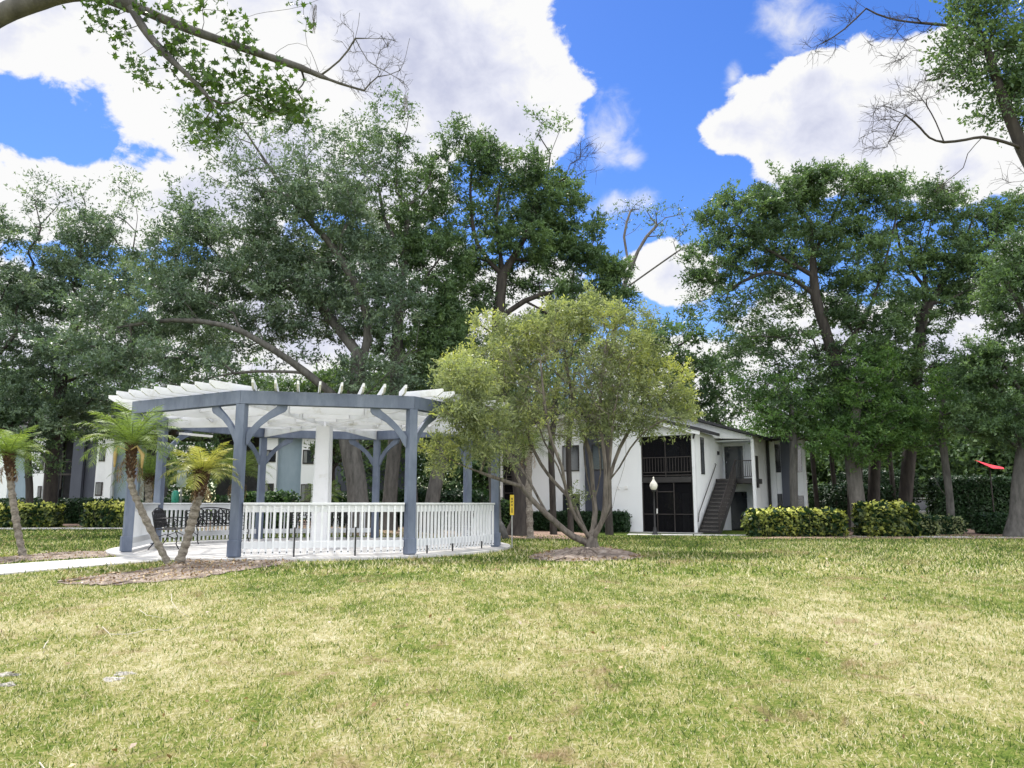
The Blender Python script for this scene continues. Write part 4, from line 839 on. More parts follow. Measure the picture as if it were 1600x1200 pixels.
# dead sticks on the lawn
for pts, r, lab in (([(268, 925), (268, 938), (278, 952), (296, 962)], .0045, 'curved bare stick lying highest on the lawn at left'), ([(217, 951), (230, 960), (258, 964)], .004, 'short pale stick left of the curved one'), ([(160, 978), (172, 990), (200, 990), (235, 982), (262, 984), (285, 978)], .0045, 'longest wavy pale stick on the lawn'),
                    ([(68, 1012), (72, 1004), (76, 1000)], .006, 'tiny forked stick near the left lawn edge'), ([(62, 1190), (70, 1200), (76, 1212)], .005, 'stick end at the bottom left corner')):
    mb = MB(); P = []
    for px, py in pts:
        x, y = W2(px, py, .2)
        for _ in range(3): x, y = W2(px, py, float(g(x, y))+.05)
        P.append((x, y, float(g(x, y))+.045))
    mb.tube(P, r, 5, r1=r*.5); tag(mb.build('stick', M['stick'], smooth=True), lab, 'stick', 'dead sticks on the lawn')
# ---------------------------------------------------------------- gazebo
gz = empty('gazebo', (GC[0], GC[1], SLZ), 'octagonal open pergola gazebo with slate blue posts, white rafters and white railings', 'gazebo')
mb = MB(); n = 64; pl = [(GC[0]+(GR+.33)*math.cos(2*math.pi*i/n), GC[1]+(GR+.33)*math.sin(2*math.pi*i/n), .22) for i in range(n)]
mb.prism(pl[::-1], (0, 0, SLZ-.22)); mb.build('slab', M['concrete'], gz, bevel=.015)
ANG = [R(-142.6+45*i) for i in range(8)]       # A B C D E F G H
PT = [GC+GR*np.array((math.cos(a), math.sin(a))) for a in ANG]
BZ = 2.91; BH = .26
z3 = lambda p, z: np.array((p[0], p[1], z))
for i in range(8):
    a = ANG[i]; p = PT[i]; mb = MB()
    zt = SLZ+BZ-.003; mb.box((p[0], p[1], (SLZ+zt)/2), (.178, .178, zt-SLZ), a)
    mb.box((p[0]+math.cos(a)*.02, p[1]+math.sin(a)*.02, SLZ+.17), (.20, .20, .30), a)
    mb.build('post', M['slate'], gz, bevel=.008)
ZT = SLZ+BZ
for i in range(8):
    p, q = PT[i], PT[(i+1) % 8]; d = unit(q-p); nrm = np.array((d[1], -d[0])); mid = (p+q)/2
    ext = .10*math.tan(math.pi/8)
    for off, m_ in ((.075, 'slate'), (-.075, 'slate')):
        e = off*math.tan(math.pi/8)
        a_ = p+nrm*off-d*e; b_ = q+nrm*off+d*e
        # mitred plank
        t = .022; aa = p+nrm*(off+t)-d*(off+t)*math.tan(math.pi/8); bb = q+nrm*(off+t)+d*(off+t)*math.tan(math.pi/8)
        cc_ = q+nrm*(off-t)+d*(off-t)*math.tan(math.pi/8); dd = p+nrm*(off-t)-d*(off-t)*math.tan(math.pi/8)
        s_ = .003; mb = MB(); mb.prism([z3(aa+d*s_, ZT), z3(bb-d*s_, ZT), z3(cc_-d*s_, ZT), z3(dd+d*s_, ZT)], (0, 0, BH)); mb.build('beam', M['slate'], gz, bevel=.004)
    for s, P0 in ((1, p), (-1, q)):    # curved knee braces
        mb = MB(); dd = d*s; prev = None; poly_o = []; poly_i = []
        prof = [(.10, -.80), (.15, -.74), (.24, -.58), (.36, -.42), (.52, -.28), (.70, -.18), (.80, -.13), (.84, -.07), (.842, -.002)]
        prof2 = [(.10, -.56), (.17, -.47), (.26, -.36), (.38, -.24), (.50, -.14), (.62, -.05), (.66, -.002)]
        poly = [z3(P0+dd*x, ZT+z) for x, z in prof]+[z3(P0+dd*x, ZT+z) for x, z in prof2[::-1]]
        nn_ = np.array((nrm[0], nrm[1], 0))
        mb.prism([v-nn_*.03 for v in poly], nn_*.06); mb.build('knee_brace', M['slate'], gz)
# white roof frame: hips from the column, ring purlins between them, rafters on top at right angles to each side
hub = z3(GC, 0)
mb = MB()
for tw, z0, z1 in ((.38, SLZ, ZT-.002),):
    b0, b1 = .185, .155; 
    poly = [(-b0, -b0), (b0, -b0), (b0, b0), (-b0, b0)]
    V0 = [(GC[0]+x, GC[1]+y, z0) for x, y in poly]; V1 = [(GC[0]+x*b1/b0, GC[1]+y*b1/b0, z1) for x, y in poly]
    n = len(mb.v); mb.v += V0+V1; mb.f += [(n, n+3, n+2, n+1), (n+4, n+5, n+6, n+7)]+[(n+i, n+(i+1) % 4, n+4+(i+1) % 4, n+4+i) for i in range(4)]
mb.build('center_column', M['weathered'], gz, bevel=.01)
mb = MB()
for sx, sy in ((-1, -1), (1, -1), (1, 1), (-1, 1)):
    mb.tube([(GC[0]+sx*.187, GC[1]+sy*.187, SLZ), (GC[0]+sx*.157, GC[1]+sy*.157, ZT-.01)], .012, 4)
mb.build('corner_trim', M['white'], gz)
zt0 = ZT+.02
for i in range(8):
    p = PT[i]; u = unit(p-GC); mb = MB(); a = GC+u*.10; b_ = p-u*.13
    # hip beam, deeper at the column
    h0, h1 = .34, .27; sd_ = np.array((-u[1], u[0], 0))*.022
    poly = [z3(a, ZT+.003), z3(b_, ZT+.003), z3(b_, ZT+BH), z3(a, ZT+BH)]
    mb.prism([v-sd_ for v in poly], sd_*2); mb.build('hip_beam', M['weathered'], gz)
for i in range(8):
    u0 = unit(PT[i]-GC); u1 = unit(PT[(i+1) % 8]-GC)
    for r_, hp in ((.75, .22), (1.45, .22), (2.2, .20), (3.0, .13)):
        a = GC+u0*r_; b_ = GC+u1*r_; d = unit(b_-a); mb = MB(); mb.bar(z3(a+d*.035, ZT+BH-hp/2), z3(b_-d*.035, ZT+BH-hp/2), .04, hp); mb.build('ring_purlin', M['weathered'], gz)
for i in range(8):
    p, q = PT[i], PT[(i+1) % 8]; d = unit(q-p); nrm = np.array((d[1], -d[0])); Ls = np.linalg.norm(q-p); ap = Ls/2/math.tan(math.pi/8); nr = 8
    for k in range(nr):
        t = (k+.5)/nr; off = (t-.5)*Ls; o = p+d*t*Ls; ln_in = ap-abs(off)/math.tan(math.pi/8)-.05
        ln_in = max(.25, min(ln_in, ap-.35)); x0 = o+nrm*.62; x1 = o-nrm*ln_in; zb = ZT+BH+.004; h = .145
        poly = [z3(x0, zb+.075), z3(x0-nrm*.13, zb), z3(x1, zb), z3(x1, zb+h), z3(x0, zb+h)]
        dd = np.array((d[0], d[1], 0))*.02; mb = MB(); mb.prism([v-dd for v in poly], dd*2); mb.build('rafter', M['weathered'], gz)
# railings on every side but the entrance (A-B) and the rear gap (E-F)
for i in (1, 2, 3, 5, 6, 7):
    p, q = PT[i], PT[(i+1) % 8]; d = unit(q-p); nrm = np.array((d[1], -d[0])); a = p+d*.115; b_ = q-d*.115; z = SLZ; L_ = np.linalg.norm(b_-a)
    mb = MB(); mb.bar(z3(a, z+1.0), z3(b_, z+1.0), .14, .04); mb.bar(z3(a, z+.905), z3(b_, z+.905), .045, .135); mb.bar(z3(a, z+.22), z3(b_, z+.22), .045, .13)
    rl = mb.build('railing', M['white'], gz, bevel=.004)
    nb = 24; loose = MB(); dark_dots = MB()
    for k in range(nb):
        c = a+(b_-a)*((k+.5)/nb)+nrm*.043; tgt = loose if i in (3, 5) else MB()
        zb = z+.045; tgt.bar(z3(c, zb), z3(c, z+.965), .038, .038, up=(nrm[0], nrm[1], 0))
        dark_dots = MB(); dark_dots.bar(z3(c+nrm*.012, z+.085), z3(c+nrm*.024, z+.085), .022, .022)  # small black block near the foot of each baluster
        if i not in (3, 5): tgt.build('baluster', M['white'], rl)
        if i in (1, 2): dark_dots.build('dark_dot', M['black'], rl)
    if loose.v: tag(loose.build('baluster_row', M['white'], rl), kind='stuff')
    if i in (1, 2):
        mb = MB()
        for t in ((.315, .69) if i == 1 else (.12, .42, .8)):
            c = a+(b_-a)*t+nrm*.085; mb.bar(z3(c, z-.02), z3(c, z+(.55 if i == 1 else .16)), .03, .02, up=(nrm[0], nrm[1], 0))
        mb.build('rail_bracket', M['iron'], rl)
mb = MB(); c = GC+unit(PT[7]-GC)*3.0
mb.bar(z3(PT[7]*.55+PT[6]*.45, ZT-.10), z3(PT[7]*.85+PT[6]*.15, ZT-.10), .09, .06); mb.build('lamp_strip', M['plasticwhite'], gz)
# ---------------------------------------------------------------- benches
def arc(c, r, a0, a1, ux, uz, n=8): return [c+ux*r*math.cos(a0+(a1-a0)*i/n)+uz*r*math.sin(a0+(a1-a0)*i/n) for i in range(n+1)]
def bench(pos, face, label):
    root = empty('garden_bench', (pos[0], pos[1], SLZ), label, 'bench', 'black cast iron benches inside the gazebo')
    f = np.array((face[0], face[1], 0)); s = np.array((-f[1], f[0], 0)); Z = np.array((0, 0, 1.)); O = np.zeros(3); w_ = .80
    for sg in (-1, 1):
        mb = MB(); e = O+s*w_*sg
        mb.tube([e+f*.30, e+f*.235+Z*.12, e+f*.26+Z*.28, e+f*.20+Z*.41], .014, 6); mb.tube([e-f*.33, e-f*.22+Z*.15, e-f*.19+Z*.30, e-f*.20+Z*.42], .014, 6)
        mb.tube([e+f*.23+Z*.22, e+Z*.33, e-f*.2+Z*.25], .010, 6); mb.build('leg', M['iron'], root, smooth=True, local=True)
        mb = MB(); mb.tube([e-f*.26+Z*.66, e-f*.05+Z*.68, e+f*.18+Z*.66, e+f*.24+Z*.60, e+f*.18+Z*.56, e+f*.20+Z*.42], .014, 6)
        for q in range(3): mb.tube(arc(e-f*(.12-.12*q)+Z*.54, .065, 0, 2*math.pi, f, Z, 10), .008, 5)
        mb.build('armrest', M['iron'], root, smooth=True, local=True)
    mb = MB()
    for q in range(7): mb.bar(-s*w_+f*(-.19+.067*q)+Z*.43, s*w_+f*(-.19+.067*q)+Z*.43, .045, .014)
    mb.build('seat', M['iron'], root, local=True)
    mb = MB(); B = lambda x, z: s*x-f*(.21+(z-.42)*.22)+Z*z
    top = [B(x, .80+.10*math.cos(x/w_*math.pi/2)) for x in np.linspace(-w_, w_, 15)]
    mb.tube(top, .016, 6); mb.tube([B(-w_, .42), B(-w_, .80)], .015, 6); mb.tube([B(w_, .42), B(w_, .80)], .015, 6); mb.tube([B(-w_, .47), B(w_, .47)], .012, 6)
    mb.build('back_frame', M['iron'], root, smooth=True, local=True)
    mb = MB()
    for q in range(8):
        x = -w_+.1+.2*q; zt = .80+.10*math.cos(x/w_*math.pi/2)
        for zc in (.55, .68, .79): 
            if zc < zt-.03: mb.tube([B(x+.075*math.cos(t), zc+.07*math.sin(t)) for t in np.linspace(0, 2*math.pi, 12)], .0125, 5)
        mb.tube([B(x+.1, .47), B(x+.02, .62), B(x+.1, .80)], .012, 5); mb.tube([B(x-.1, .47), B(x-.02, .62), B(x-.1, .80)], .012, 5)
    for zc in (.56, .67): mb.tube([B(x, zc+.012*math.sin(x*30)) for x in np.linspace(-w_, w_, 30)], .012, 5)
    mb.build('back_scrollwork', M['iron'], root, smooth=True, local=True)
    return root
def side(i, inset, along=0):
    p, q = PT[i], PT[(i+1) % 8]; d = unit(q-p); nrm = np.array((-d[1], d[0])); return (p+q)/2+nrm*inset+d*along, nrm
for i, lab, al in ((7, 'leftmost black iron bench, seen side-on near the gazebo entrance', .15), (6, 'black iron bench behind the yellowish palm trunk', .3), (5, 'black iron bench behind the white center column', 0), (3, 'black iron bench at the right end behind dense white balusters', 0)):
    p, f = side(i, .62, al); bench(p, f, lab)
# ---------------------------------------------------------------- small things
# yellow marker sign
x, y = W2(800, 858, .40); z = float(g(x, y))
sg = empty('marker_sign', (x, y, z), 'narrow yellow marker sign on thin metal post right of the gazebo', 'sign')
mb = MB(); mb.box((0, .012, .62), (.028, .016, 1.25), 0); mb.build('post', M['steel'], sg, local=True)
mb = MB(); mb.box((0, 0, 1.02), (.095, .008, .47), R(4)); mb.build('sign_plate', M['yellow'], sg, local=True, bevel=.002)
mb = MB()
def strokes(segs, cx, cz, sc_):
    for (x0, z0, x1, z1) in segs: mb.bar((cx+x0*sc_, -.007, cz+z0*sc_), (cx+x1*sc_, -.007, cz+z1*sc_), .004, .011, up=(0, 0, 1) if abs(x1-x0) > abs(z1-z0) else (1, 0, 0))
strokes([(-.5, -.5, -.5, .5), (-.5, .5, .5, .5), (.5, .5, .5, -.5), (-.5, -.5, .5, -.5)], 0, 1.165, .03)
strokes([(-.5, -.6, -.5, .6), (-.5, .6, .5, .6), (-.5, 0, .5, 0), (.5, .6, .5, 0)], 0, 1.09, .036)
strokes([(-.5, -.6, 0, .6), (0, .6, .5, -.6), (-.3, -.1, .3, -.1)], 0, 1.02, .038)
mb.box((0, -.007, .90), (.02, .004, .12)); mb.build('lettering', M['black'], sg, local=True)
# lamp post
x, y = 6.72, 36.8; z = float(g(x, y))-.02
lp = empty('street_lamp', (x, y, z), 'black lamp post with white acorn globe before the screened porch', 'street lamp')
mb = MB(); mb.lathe((0, 0, 0), [(.16, 0), (.16, .05), (.10, .12), (.075, .35), (.045, .42), (.04, 1.6), (.035, 2.0), (.06, 2.04), (.10, 2.06), (.11, 2.11)], 12); mb.build('pole', M['iron'], lp, smooth=True, local=True)
mb = MB(); mb.lathe((0, 0, 2.11), [(.09, 0), (.14, .05), (.175, .14), (.185, .23), (.16, .32), (.10, .40), (.06, .46), (.04, .52), (.035, .55), (.04, .58), (.015, .62)], 20); mb.build('globe', M['globe'], lp, smooth=True, local=True)
# pet waste station
x, y = -12.35, 29; z = float(g(x, y))
ps = empty('waste_station', (x, y, z), 'gray backed sign and green waste box on a metal post behind the gazebo', 'waste station')
mb = MB(); mb.box((0, 0, 1.0), (.06, .06, 2.0)); mb.build('post', M['steel'], ps, local=True)
mb = MB(); mb.box((0, -.04, 1.97), (.36, .012, .62)); mb.build('sign_plate', M['signgray'], ps, local=True)
mb = MB(); mb.lathe((-.17, -.1, 1.02), [(.11, 0), (.13, .1), (.13, .42), (.09, .5), (.02, .53)], 12); mb.build('bin', M['binbag'], ps, smooth=True, local=True)
# red canopy
x, y = 27.4, 44.5
rc = empty('sun_canopy', (x, y, float(g(x, y))), 'red sloping fabric canopy on a slim pole above the boxed hedge', 'canopy')
mb = MB(); Vc = [(-.85, -.2, 3.92), (-.2, -.7, 3.42), (.45, -.75, 3.38), (1.0, .2, 3.52), (.2, .6, 3.7), (.1, -.1, 3.66)]
for tri in ((0, 1, 5), (1, 2, 5), (2, 3, 5), (3, 4, 5), (4, 0, 5)):
    P_ = [np.array(Vc[t]) for t in tri]; nn = unit(np.cross(P_[1]-P_[0], P_[2]-P_[0])); mb.prism(P_, nn*.015)
mb.build('canopy_cloth', M['red'], rc, local=True)
mb = MB(); mb.tube([(.1, 0, 0), (.1, 0, 3.6)], .035, 8); mb.build('pole', M['brown'], rc, local=True)
# far white utility cart, mostly hidden behind shrubs
x, y = 26.2, 49.5
ct = empty('utility_cart', (x, y, 0), 'small white cart with windshield glimpsed between shrubs and trunk', 'cart')
ct.location = (W(1437, 790, 49)[0], 49, 0)
mb = MB(); mb.prism([(-.6, -.6, .35), (.6, -.6, .35), (.62, -.6, .75), (.45, -.6, 1.0), (-.5, -.6, 1.05), (-.62, -.6, .8)], (0, 1.9, 0)); mb.f = [tuple(reversed(f)) for f in mb.f]; mb.build('body', M['plasticwhite'], ct, local=True, bevel=.05)
mb = MB()
for p, q in (((-.55, -.55, 1.0), (-.35, -.2, 1.75)), ((.55, -.55, 1.0), (.4, -.2, 1.75)), ((-.35, -.2, 1.75), (.4, -.2, 1.75)), ((-.35, 1.2, 1.0), (-.35, 1.1, 1.75)), ((.4, 1.2, 1.0), (.4, 1.1, 1.75))): mb.tube([p, q], .05, 6)
mb.box((.02, .45, 1.79), (.95, 1.5, .07)); mb.build('roof_frame', M['plasticwhite'], ct, local=True)
mb = MB(); mb.prism([(-.5, -.5, 1.02), (.5, -.5, 1.02), (.36, -.2, 1.7), (-.3, -.2, 1.7)], (0, .02, 0)); mb.build('windshield', M['glassdark'], ct, local=True)
for sx in (-.5, .5):
    for sy in (-.2, 1.0): 
        mb = MB(); mb.tube([(sx-.09, sy, .25), (sx+.09, sy, .25)], .25, 14); mb.build('wheel', M['black'], ct, local=True)
# leaning log behind the gazebo
mb = MB(); P0 = W(791, 834, 26); P0[2] = float(g(P0[0], P0[1])); mb.tube([P0, W(784, 822, 26.3), W(776, 808, 26.7), W(768, 796, 27)], [.12, .10, .09, .06], 8)
tag(mb.build('leaning_log', M['bark_oak'], smooth=True), 'short mossy log leaning at the right gazebo post', 'log')
# ---------------------------------------------------------------- white apartment building on the right
C0 = np.array((9.2, 38.8)); UL = np.array((-math.cos(R(30)), math.sin(R(30)))); VB = np.array((math.sin(R(30)), math.cos(R(30))))
def Q(s, t, z): p = C0+UL*s+VB*t; return np.array((p[0], p[1], z))   # s left along the front, t back, z up
U3 = np.array((UL[0], UL[1], 0)); V3 = np.array((VB[0], VB[1], 0)); AXB = (-U3, V3, np.array((0, 0, 1.)))
def bx(mb, s0, s1, t0, t1, z0, z1):
    return mb.box(Q((s0+s1)/2, (t0+t1)/2, (z0+z1)/2), (abs(s1-s0), abs(t1-t0), abs(z1-z0)), ax=AXB)
bd = empty('apartment_building', (C0[0], C0[1], 0), 'white two storey apartment building with black screened porches and outside stair', 'building')
RZ = 5.22; SL = math.tan(R(15.5)); RID = 5.7
def rz_(s, z0=RZ): return z0+SL*(min(s, 2*RID-s))
# walls
def wall(poly, t, th=.2, mat='stucco', name='wall'):
    mb = MB(); mb.prism([Q(s, t, z) for s, z in poly], V3*th); mb.f = [tuple(reversed(f)) for f in mb.f]; return mb.build(name, M[mat], bd)
wall([(2.86, 0), (4.7, 0), (4.7, rz_(4.7)-.1), (2.86, rz_(2.86)-.1)], 0)
wall([(-.0, 4.92), (2.857, 4.92), (2.857, rz_(2.86)-.1), (0, RZ-.1)], 0, .2)
wall([(0, -.05), (.16, -.05), (.16, 4.917), (0, 4.917)], 0, .2, 'white', 'corner_post')
wall([(6.4, 0), (9.4, 0), (9.4, rz_(9.4)-.1), (6.4, rz_(6.4)-.1)], 0)
wall([(4.703, -.05), (6.397, -.05), (6.397, rz_(6.3)-.1), (5.7, rz_(5.7)-.1), (4.703, rz_(4.7)-.1)], .7, .2, 'graypanel')
wall([(9.4, 4.92), (11.4, 4.92), (11.4, rz_(11.4)-.1), (9.403, rz_(9.4)-.1)], 0)
wall([(11.25, -.05), (11.4, -.05), (11.4, 4.917), (11.25, 4.917)], 0, .2, 'white', 'corner_post')
mb = MB(); mb.prism([Q(0, .203, -.05), Q(0, 5.3, -.05), Q(0, 5.3, 5.12), Q(0, .203, 5.12)], U3*.18); mb.build('wall', M['stucco'], bd)
mb = MB(); bx(mb, 4.52, 4.7, .203, .698, -.05, 6.2); bx(mb, 6.4, 6.58, .203, .698, -.05, 6.2); mb.build('wall', M['stucco'], bd)
mb = MB(); bx(mb, 11.22, 11.4, .203, 8, -.05, 5.1); mb.build('wall', M['stucco'], bd)
mb = MB(); bx(mb, .2, 11.2, 8, 8.2, -.05, 5.1); mb.build('wall', M['stucco'], bd)
# porch interiors
def porch(s0, s1):
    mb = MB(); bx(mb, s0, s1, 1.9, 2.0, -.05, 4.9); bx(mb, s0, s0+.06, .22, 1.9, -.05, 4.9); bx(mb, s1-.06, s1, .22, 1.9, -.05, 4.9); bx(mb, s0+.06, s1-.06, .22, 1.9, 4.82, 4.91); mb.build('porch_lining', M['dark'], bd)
    mb = MB(); bx(mb, s0+.06, s1-.06, .03, 1.9, 2.52, 2.80); mb.build('porch_floor', M['black'], bd)
    for z0 in (.05, 2.82):
        mb = MB(); bx(mb, s0+.7, s1-.5, 1.84, 1.89, z0, z0+2.0); mb.build('patio_door', M['glassdark'], bd)
        mb = MB(); bx(mb, s0+.78, s0+1.15, 1.81, 1.835, z0, z0+1.95); mb.build('blind', M['blind'], bd)
    mb = MB()
    for z in (2.86, 3.02, 3.78): bx(mb, s0+.01, s1-.01, .06, .10, z, z+.045)
    mid = s0+(s1-s0)*.52
    for s in (s0+.03, mid, s1-.03): bx(mb, s-.022, s+.022, .045, .085, 2.55, 4.91)
    fr = mb.build('screen_frame', M['brown'], bd)
    mb = MB()
    for k in range(17): s = s0+.12+(s1-s0-.24)*k/16; bx(mb, s-.014, s+.014, .105, .13, 3.03, 3.79)
    mb.build('balcony_balusters', M['brown'], bd)
    mb = MB()
    for s in (s0+.03, s0+1.0, s0+1.9, s1-.03): bx(mb, s-.025, s+.025, .05, .09, 0, 2.52)
    bx(mb, s0+.01, s1-.01, .09, .12, .9, .945); bx(mb, s0+1.0, s0+1.9, .09, .12, 2.03, 2.08)
    mb.build('screen_frame', M['brown'], bd)
    mb = MB(); bx(mb, s0+1.88, s0+1.94, .03, .048, .95, 1.2); mb.build('door_handle', M['plasticwhite'], fr)
    mb = MB(); bx(mb, s0+.005, s1-.005, .14, .145, 0, 2.5); bx(mb, s0+.005, s1-.005, .14, .145, 2.82, 4.9); mb.build('screen_mesh', M['screen'], bd)
m, nt, N, L = nodes('insect_screen')
a_ = N.new('ShaderNodeBsdfTransparent'); b_ = N.new('ShaderNodeBsdfDiffuse'); b_.inputs[0].default_value = (.012, .012, .014, 1); x_ = N.new('ShaderNodeMixShader'); x_.inputs[0].default_value = .55
o = N.new('ShaderNodeOutputMaterial'); L.new(a_.outputs[0], x_.inputs[1]); L.new(b_.outputs[0], x_.inputs[2]); L.new(x_.outputs[0], o.inputs[0]); M['screen'] = m
porch(.165, 2.857); porch(9.405, 11.245)
# windows
def window(s0, s1, z0, z1, t, shade=True):
    mb = MB(); 
    for (a, b, c, d) in ((s0, s1, z1, z1+.06), (s0, s1, z0-.06, z0), (s0-.05, s0, z0-.06, z1+.06), (s1, s1+.05, z0-.06, z1+.06)): bx(mb, a, b, t-.04, t+.02, c, d)
    fr = mb.build('window', M['black'], bd); mb = MB(); bx(mb, s0, s1, t-.025, t-.01, z0, z1); mb.build('pane', M['glassdark'], fr)
    mb = MB(); bx(mb, (s0+s1)/2-.02, (s0+s1)/2+.02, t-.035, t-.027, z0, z1); mb.build('glazing_bar', M['brown'], fr)
window(6.45, 7.35, 3.25, 4.55, 0); window(6.45, 7.35, .5, 1.9, 0); window(4.9, 5.9, 3.3, 4.6, .7); window(4.8, 5.0, .1, 2.1, .7)
mb = MB(); bx(mb, 3.62, 3.78, -.07, 0, 2.2, 2.36); bx(mb, 4.05, 4.21, -.07, 0, 2.2, 2.36); mb.build('wall_vent', M['plasticwhite'], bd)
mb = MB(); mb.prism([Q(-.03, 1.0, 2.95), Q(-.03, 1.6, 2.95), Q(-.03, 1.6, 4.85), Q(-.03, 1.0, 4.85)], U3*.028); wn = mb.build('window', M['black'], bd)
mb = MB(); mb.prism([Q(-.04, 1.08, 3.0), Q(-.04, 1.5, 3.0), Q(-.04, 1.5, 4.8), Q(-.04, 1.08, 4.8)], U3*.008); mb.build('pane', M['glassdark'], wn)
mb = MB(); mb.tube([Q(-.12, -.15, 5.18), Q(-.10, -.12, 5.05), Q(-.02, -.1, 4.85), Q(.03, -.06, 4.7)], .05, 8); mb.build('downspout', M['black'], bd)
# roofs
def roofslab(s_lo, s_hi, t0, t1, z0, name='roof', th=.16, slope=SL):
    mb = MB(); 
    P_ = [(s_lo, z0+slope*s_lo), (RID, z0+slope*RID), (s_hi, z0+slope*(2*RID-s_hi))]
    poly = [Q(s, t0, z) for s, z in P_]+[Q(s, t0, z-th) for s, z in P_[::-1]]
    mb.prism(poly, V3*(t1-t0)); return mb.build(name, M['roof'], bd)
roofslab(-.42, 11.9, -.45, 3.3, RZ+.09); 
mb = MB(); P_ = [(-.4, RZ-.05-.4*SL), (RID, RZ-.05+SL*RID), (11.8, RZ-.05+SL*(2*RID-11.8))]
poly = [Q(s, -.40, z-.02) for s, z in P_]+[Q(s, -.40, z-.22) for s, z in P_[::-1]]; mb.prism(poly, V3*.04); mb.f = mb.f; mb.build('fascia', M['white'], bd)
SB = math.tan(R(18)); ZB = 5.05
roofslab(-2.35, 11.5, 3.303, 9.0, ZB+.05+SB*2.3+.0, 'roof', .15, SB)
# front face of the taller rear gable and the landing header
z_ = lambda s: ZB+SB*2.3-.10+SB*s-.04
mb = MB(); mb.prism([Q(-2.06, 3.65, 4.86), Q(-2.06, 3.65, z_(-2.06)), Q(RID, 3.65, z_(RID)), Q(RID, 3.65, 5.3)], V3*.14); mb.build('gable', M['white'], bd)
mb = MB(); bx(mb, -2.12, -1.95, 3.62, 3.80, -.05, 4.857); mb.build('column', M['white'], bd, bevel=.01)
# recessed landing, doors
mb = MB(); bx(mb, -2.0, 0, 5.3, 5.45, -.05, 5.2); mb.build('wall', M['stucco'], bd)
mb = MB(); bx(mb, -1.94, -.003, 3.82, 5.29, 4.80, 4.855); mb.build('landing_ceiling', M['white'], bd)
mb = MB(); bx(mb, -2.1, -.01, 3.66, 5.29, 2.52, 2.78); mb.build('landing', M['black'], bd)
mb = MB(); bx(mb, -1.15, -.12, 5.25, 5.29, 2.79, 4.62); dr = mb.build('door', M['glassdark'], bd); mb = MB(); bx(mb, -.24, -.2, 5.20, 5.245, 3.7, 3.78); mb.build('door_handle', M['steel'], dr)
mb = MB(); bx(mb, -1.22, -1.153, 5.23, 5.292, 2.79, 4.70); bx(mb, -.117, -.05, 5.23, 5.292, 2.79, 4.70); bx(mb, -1.15, -.12, 5.23, 5.292, 4.625, 4.70); mb.build('door_casing', M['white'], bd)
mb = MB(); bx(mb, -1.25, -.35, 5.24, 5.28, 0, 2.1); mb.build('door', M['glassdark'], bd)
mb = MB(); bx(mb, -1.95, -1.16, 3.68, 3.72, 3.70, 3.75); bx(mb, -1.95, -1.16, 3.68, 3.72, 2.86, 2.90)
for k in range(8): bx(mb, -1.2-.1*k-.012, -1.2-.1*k+.012, 3.685, 3.715, 2.9, 3.7)
mb.build('landing_railing', M['black'], bd)
# stair
nst = 14; sl_, sr = -.14, -1.08
for k in range(nst):
    z = 2.76*(k+1)/nst-.02; t = 3.66-(nst-1-k)*.268-.27; mb = MB(); bx(mb, sr, sl_, t, t+.27, z-.045, z); mb.build('stair_tread', M['tread'], bd)
t0 = 3.66-nst*.268; 
for s in (sl_+.03, sr-.05):
    mb = MB(); poly = [Q(s, t0, 0), Q(s, t0, .16), Q(s, 3.65, 2.76), Q(s, 3.65, 2.42), Q(s, t0+.35, 0)]; mb.prism(poly, U3*.025); mb.build('stringer', M['black'], bd)
for k in range(nst):
    z = 2.76*(k+1)/nst-.02; t = 3.66-(nst-1-k)*.268-.27; mb = MB(); bx(mb, sr, sl_, t+.03, t+.05, z-.197, z-.05); mb.build('stair_gap_strip', M['black'], bd)  # black strips added to darken the gaps between treads
mb = MB(); mb.bar(Q(sr-.03, t0, 1.02), Q(sr-.03, 3.66, 3.78), .05, .09); mb.bar(Q(sr-.03, t0, .98), Q(sr-.03, t0, 0), .05, .05, up=(1, 0, 0))
for k in range(24):
    f = k/24; t = t0+(3.66-t0)*f; mb.bar(Q(sr-.03, t+.05, .1+2.7*f), Q(sr-.03, t+.05, 1.02+2.76*f), .02, .025, up=(1, 0, 0))
mb.build('stair_railing', M['brown'], bd)
mb = MB(); mb.tube([Q(-.06, t0+.1, .55), Q(-.10, t0+.1, .98), Q(-.10, 3.5, 3.55), Q(-.03, 3.55, 3.6)], .022, 6); mb.build('handrail', M['black'], bd)
mb = MB(); bx(mb, -.12, -.02, 4.1, 4.2, 4.1, 4.3); mb.build('wall_light', M['black'], bd)
# wing to the right of the landing
mb = MB(); mb.prism([Q(-2.0, 4.1, -.05), Q(-2.0, 7.4, -.05), Q(-2.0, 7.4, 5.1), Q(-2.0, 4.1, 5.1)], U3*.15); mb.build('wall', M['stucco'], bd)
mb = MB(); bx(mb, -2.06, -2.003, 4.35, 4.75, 2.3, 4.0); mb.build('shutter', M['black'], bd)
mb = MB(); bx(mb, -2.45, -2.0, 7.2, 7.35, -.05, 5.0); bx(mb, -4.05, -2.003, 7.4, 7.55, -.05, 5.0); mb.build('wall', M['stucco'], bd)
mb = MB(); bx(mb, -2.18, -2.04, 7.0, 7.12, -.05, 5.0); mb.build('downspout', M['black'], bd)
mb = MB(); bx(mb, -3.35, -2.75, 7.30, 7.395, -.05, 5.0); mb.build('panel', M['graypanel'], bd)
mb = MB(); bx(mb, -4.05, -3.9, 7.30, 7.395, -.05, 5.0); mb.build('corner_post', M['white'], bd)
for s0, s1, z0, z1 in ((-2.72, -2.4, 3.2, 4.8), (-2.72, -2.4, .3, 2.0), (-3.85, -3.45, .3, 1.9), (-3.85, -3.45, 3.2, 4.8)): 
    mb = MB(); bx(mb, s0, s1, 7.37, 7.396, z0, z1); mb.build('window', M['glassdark'], bd)
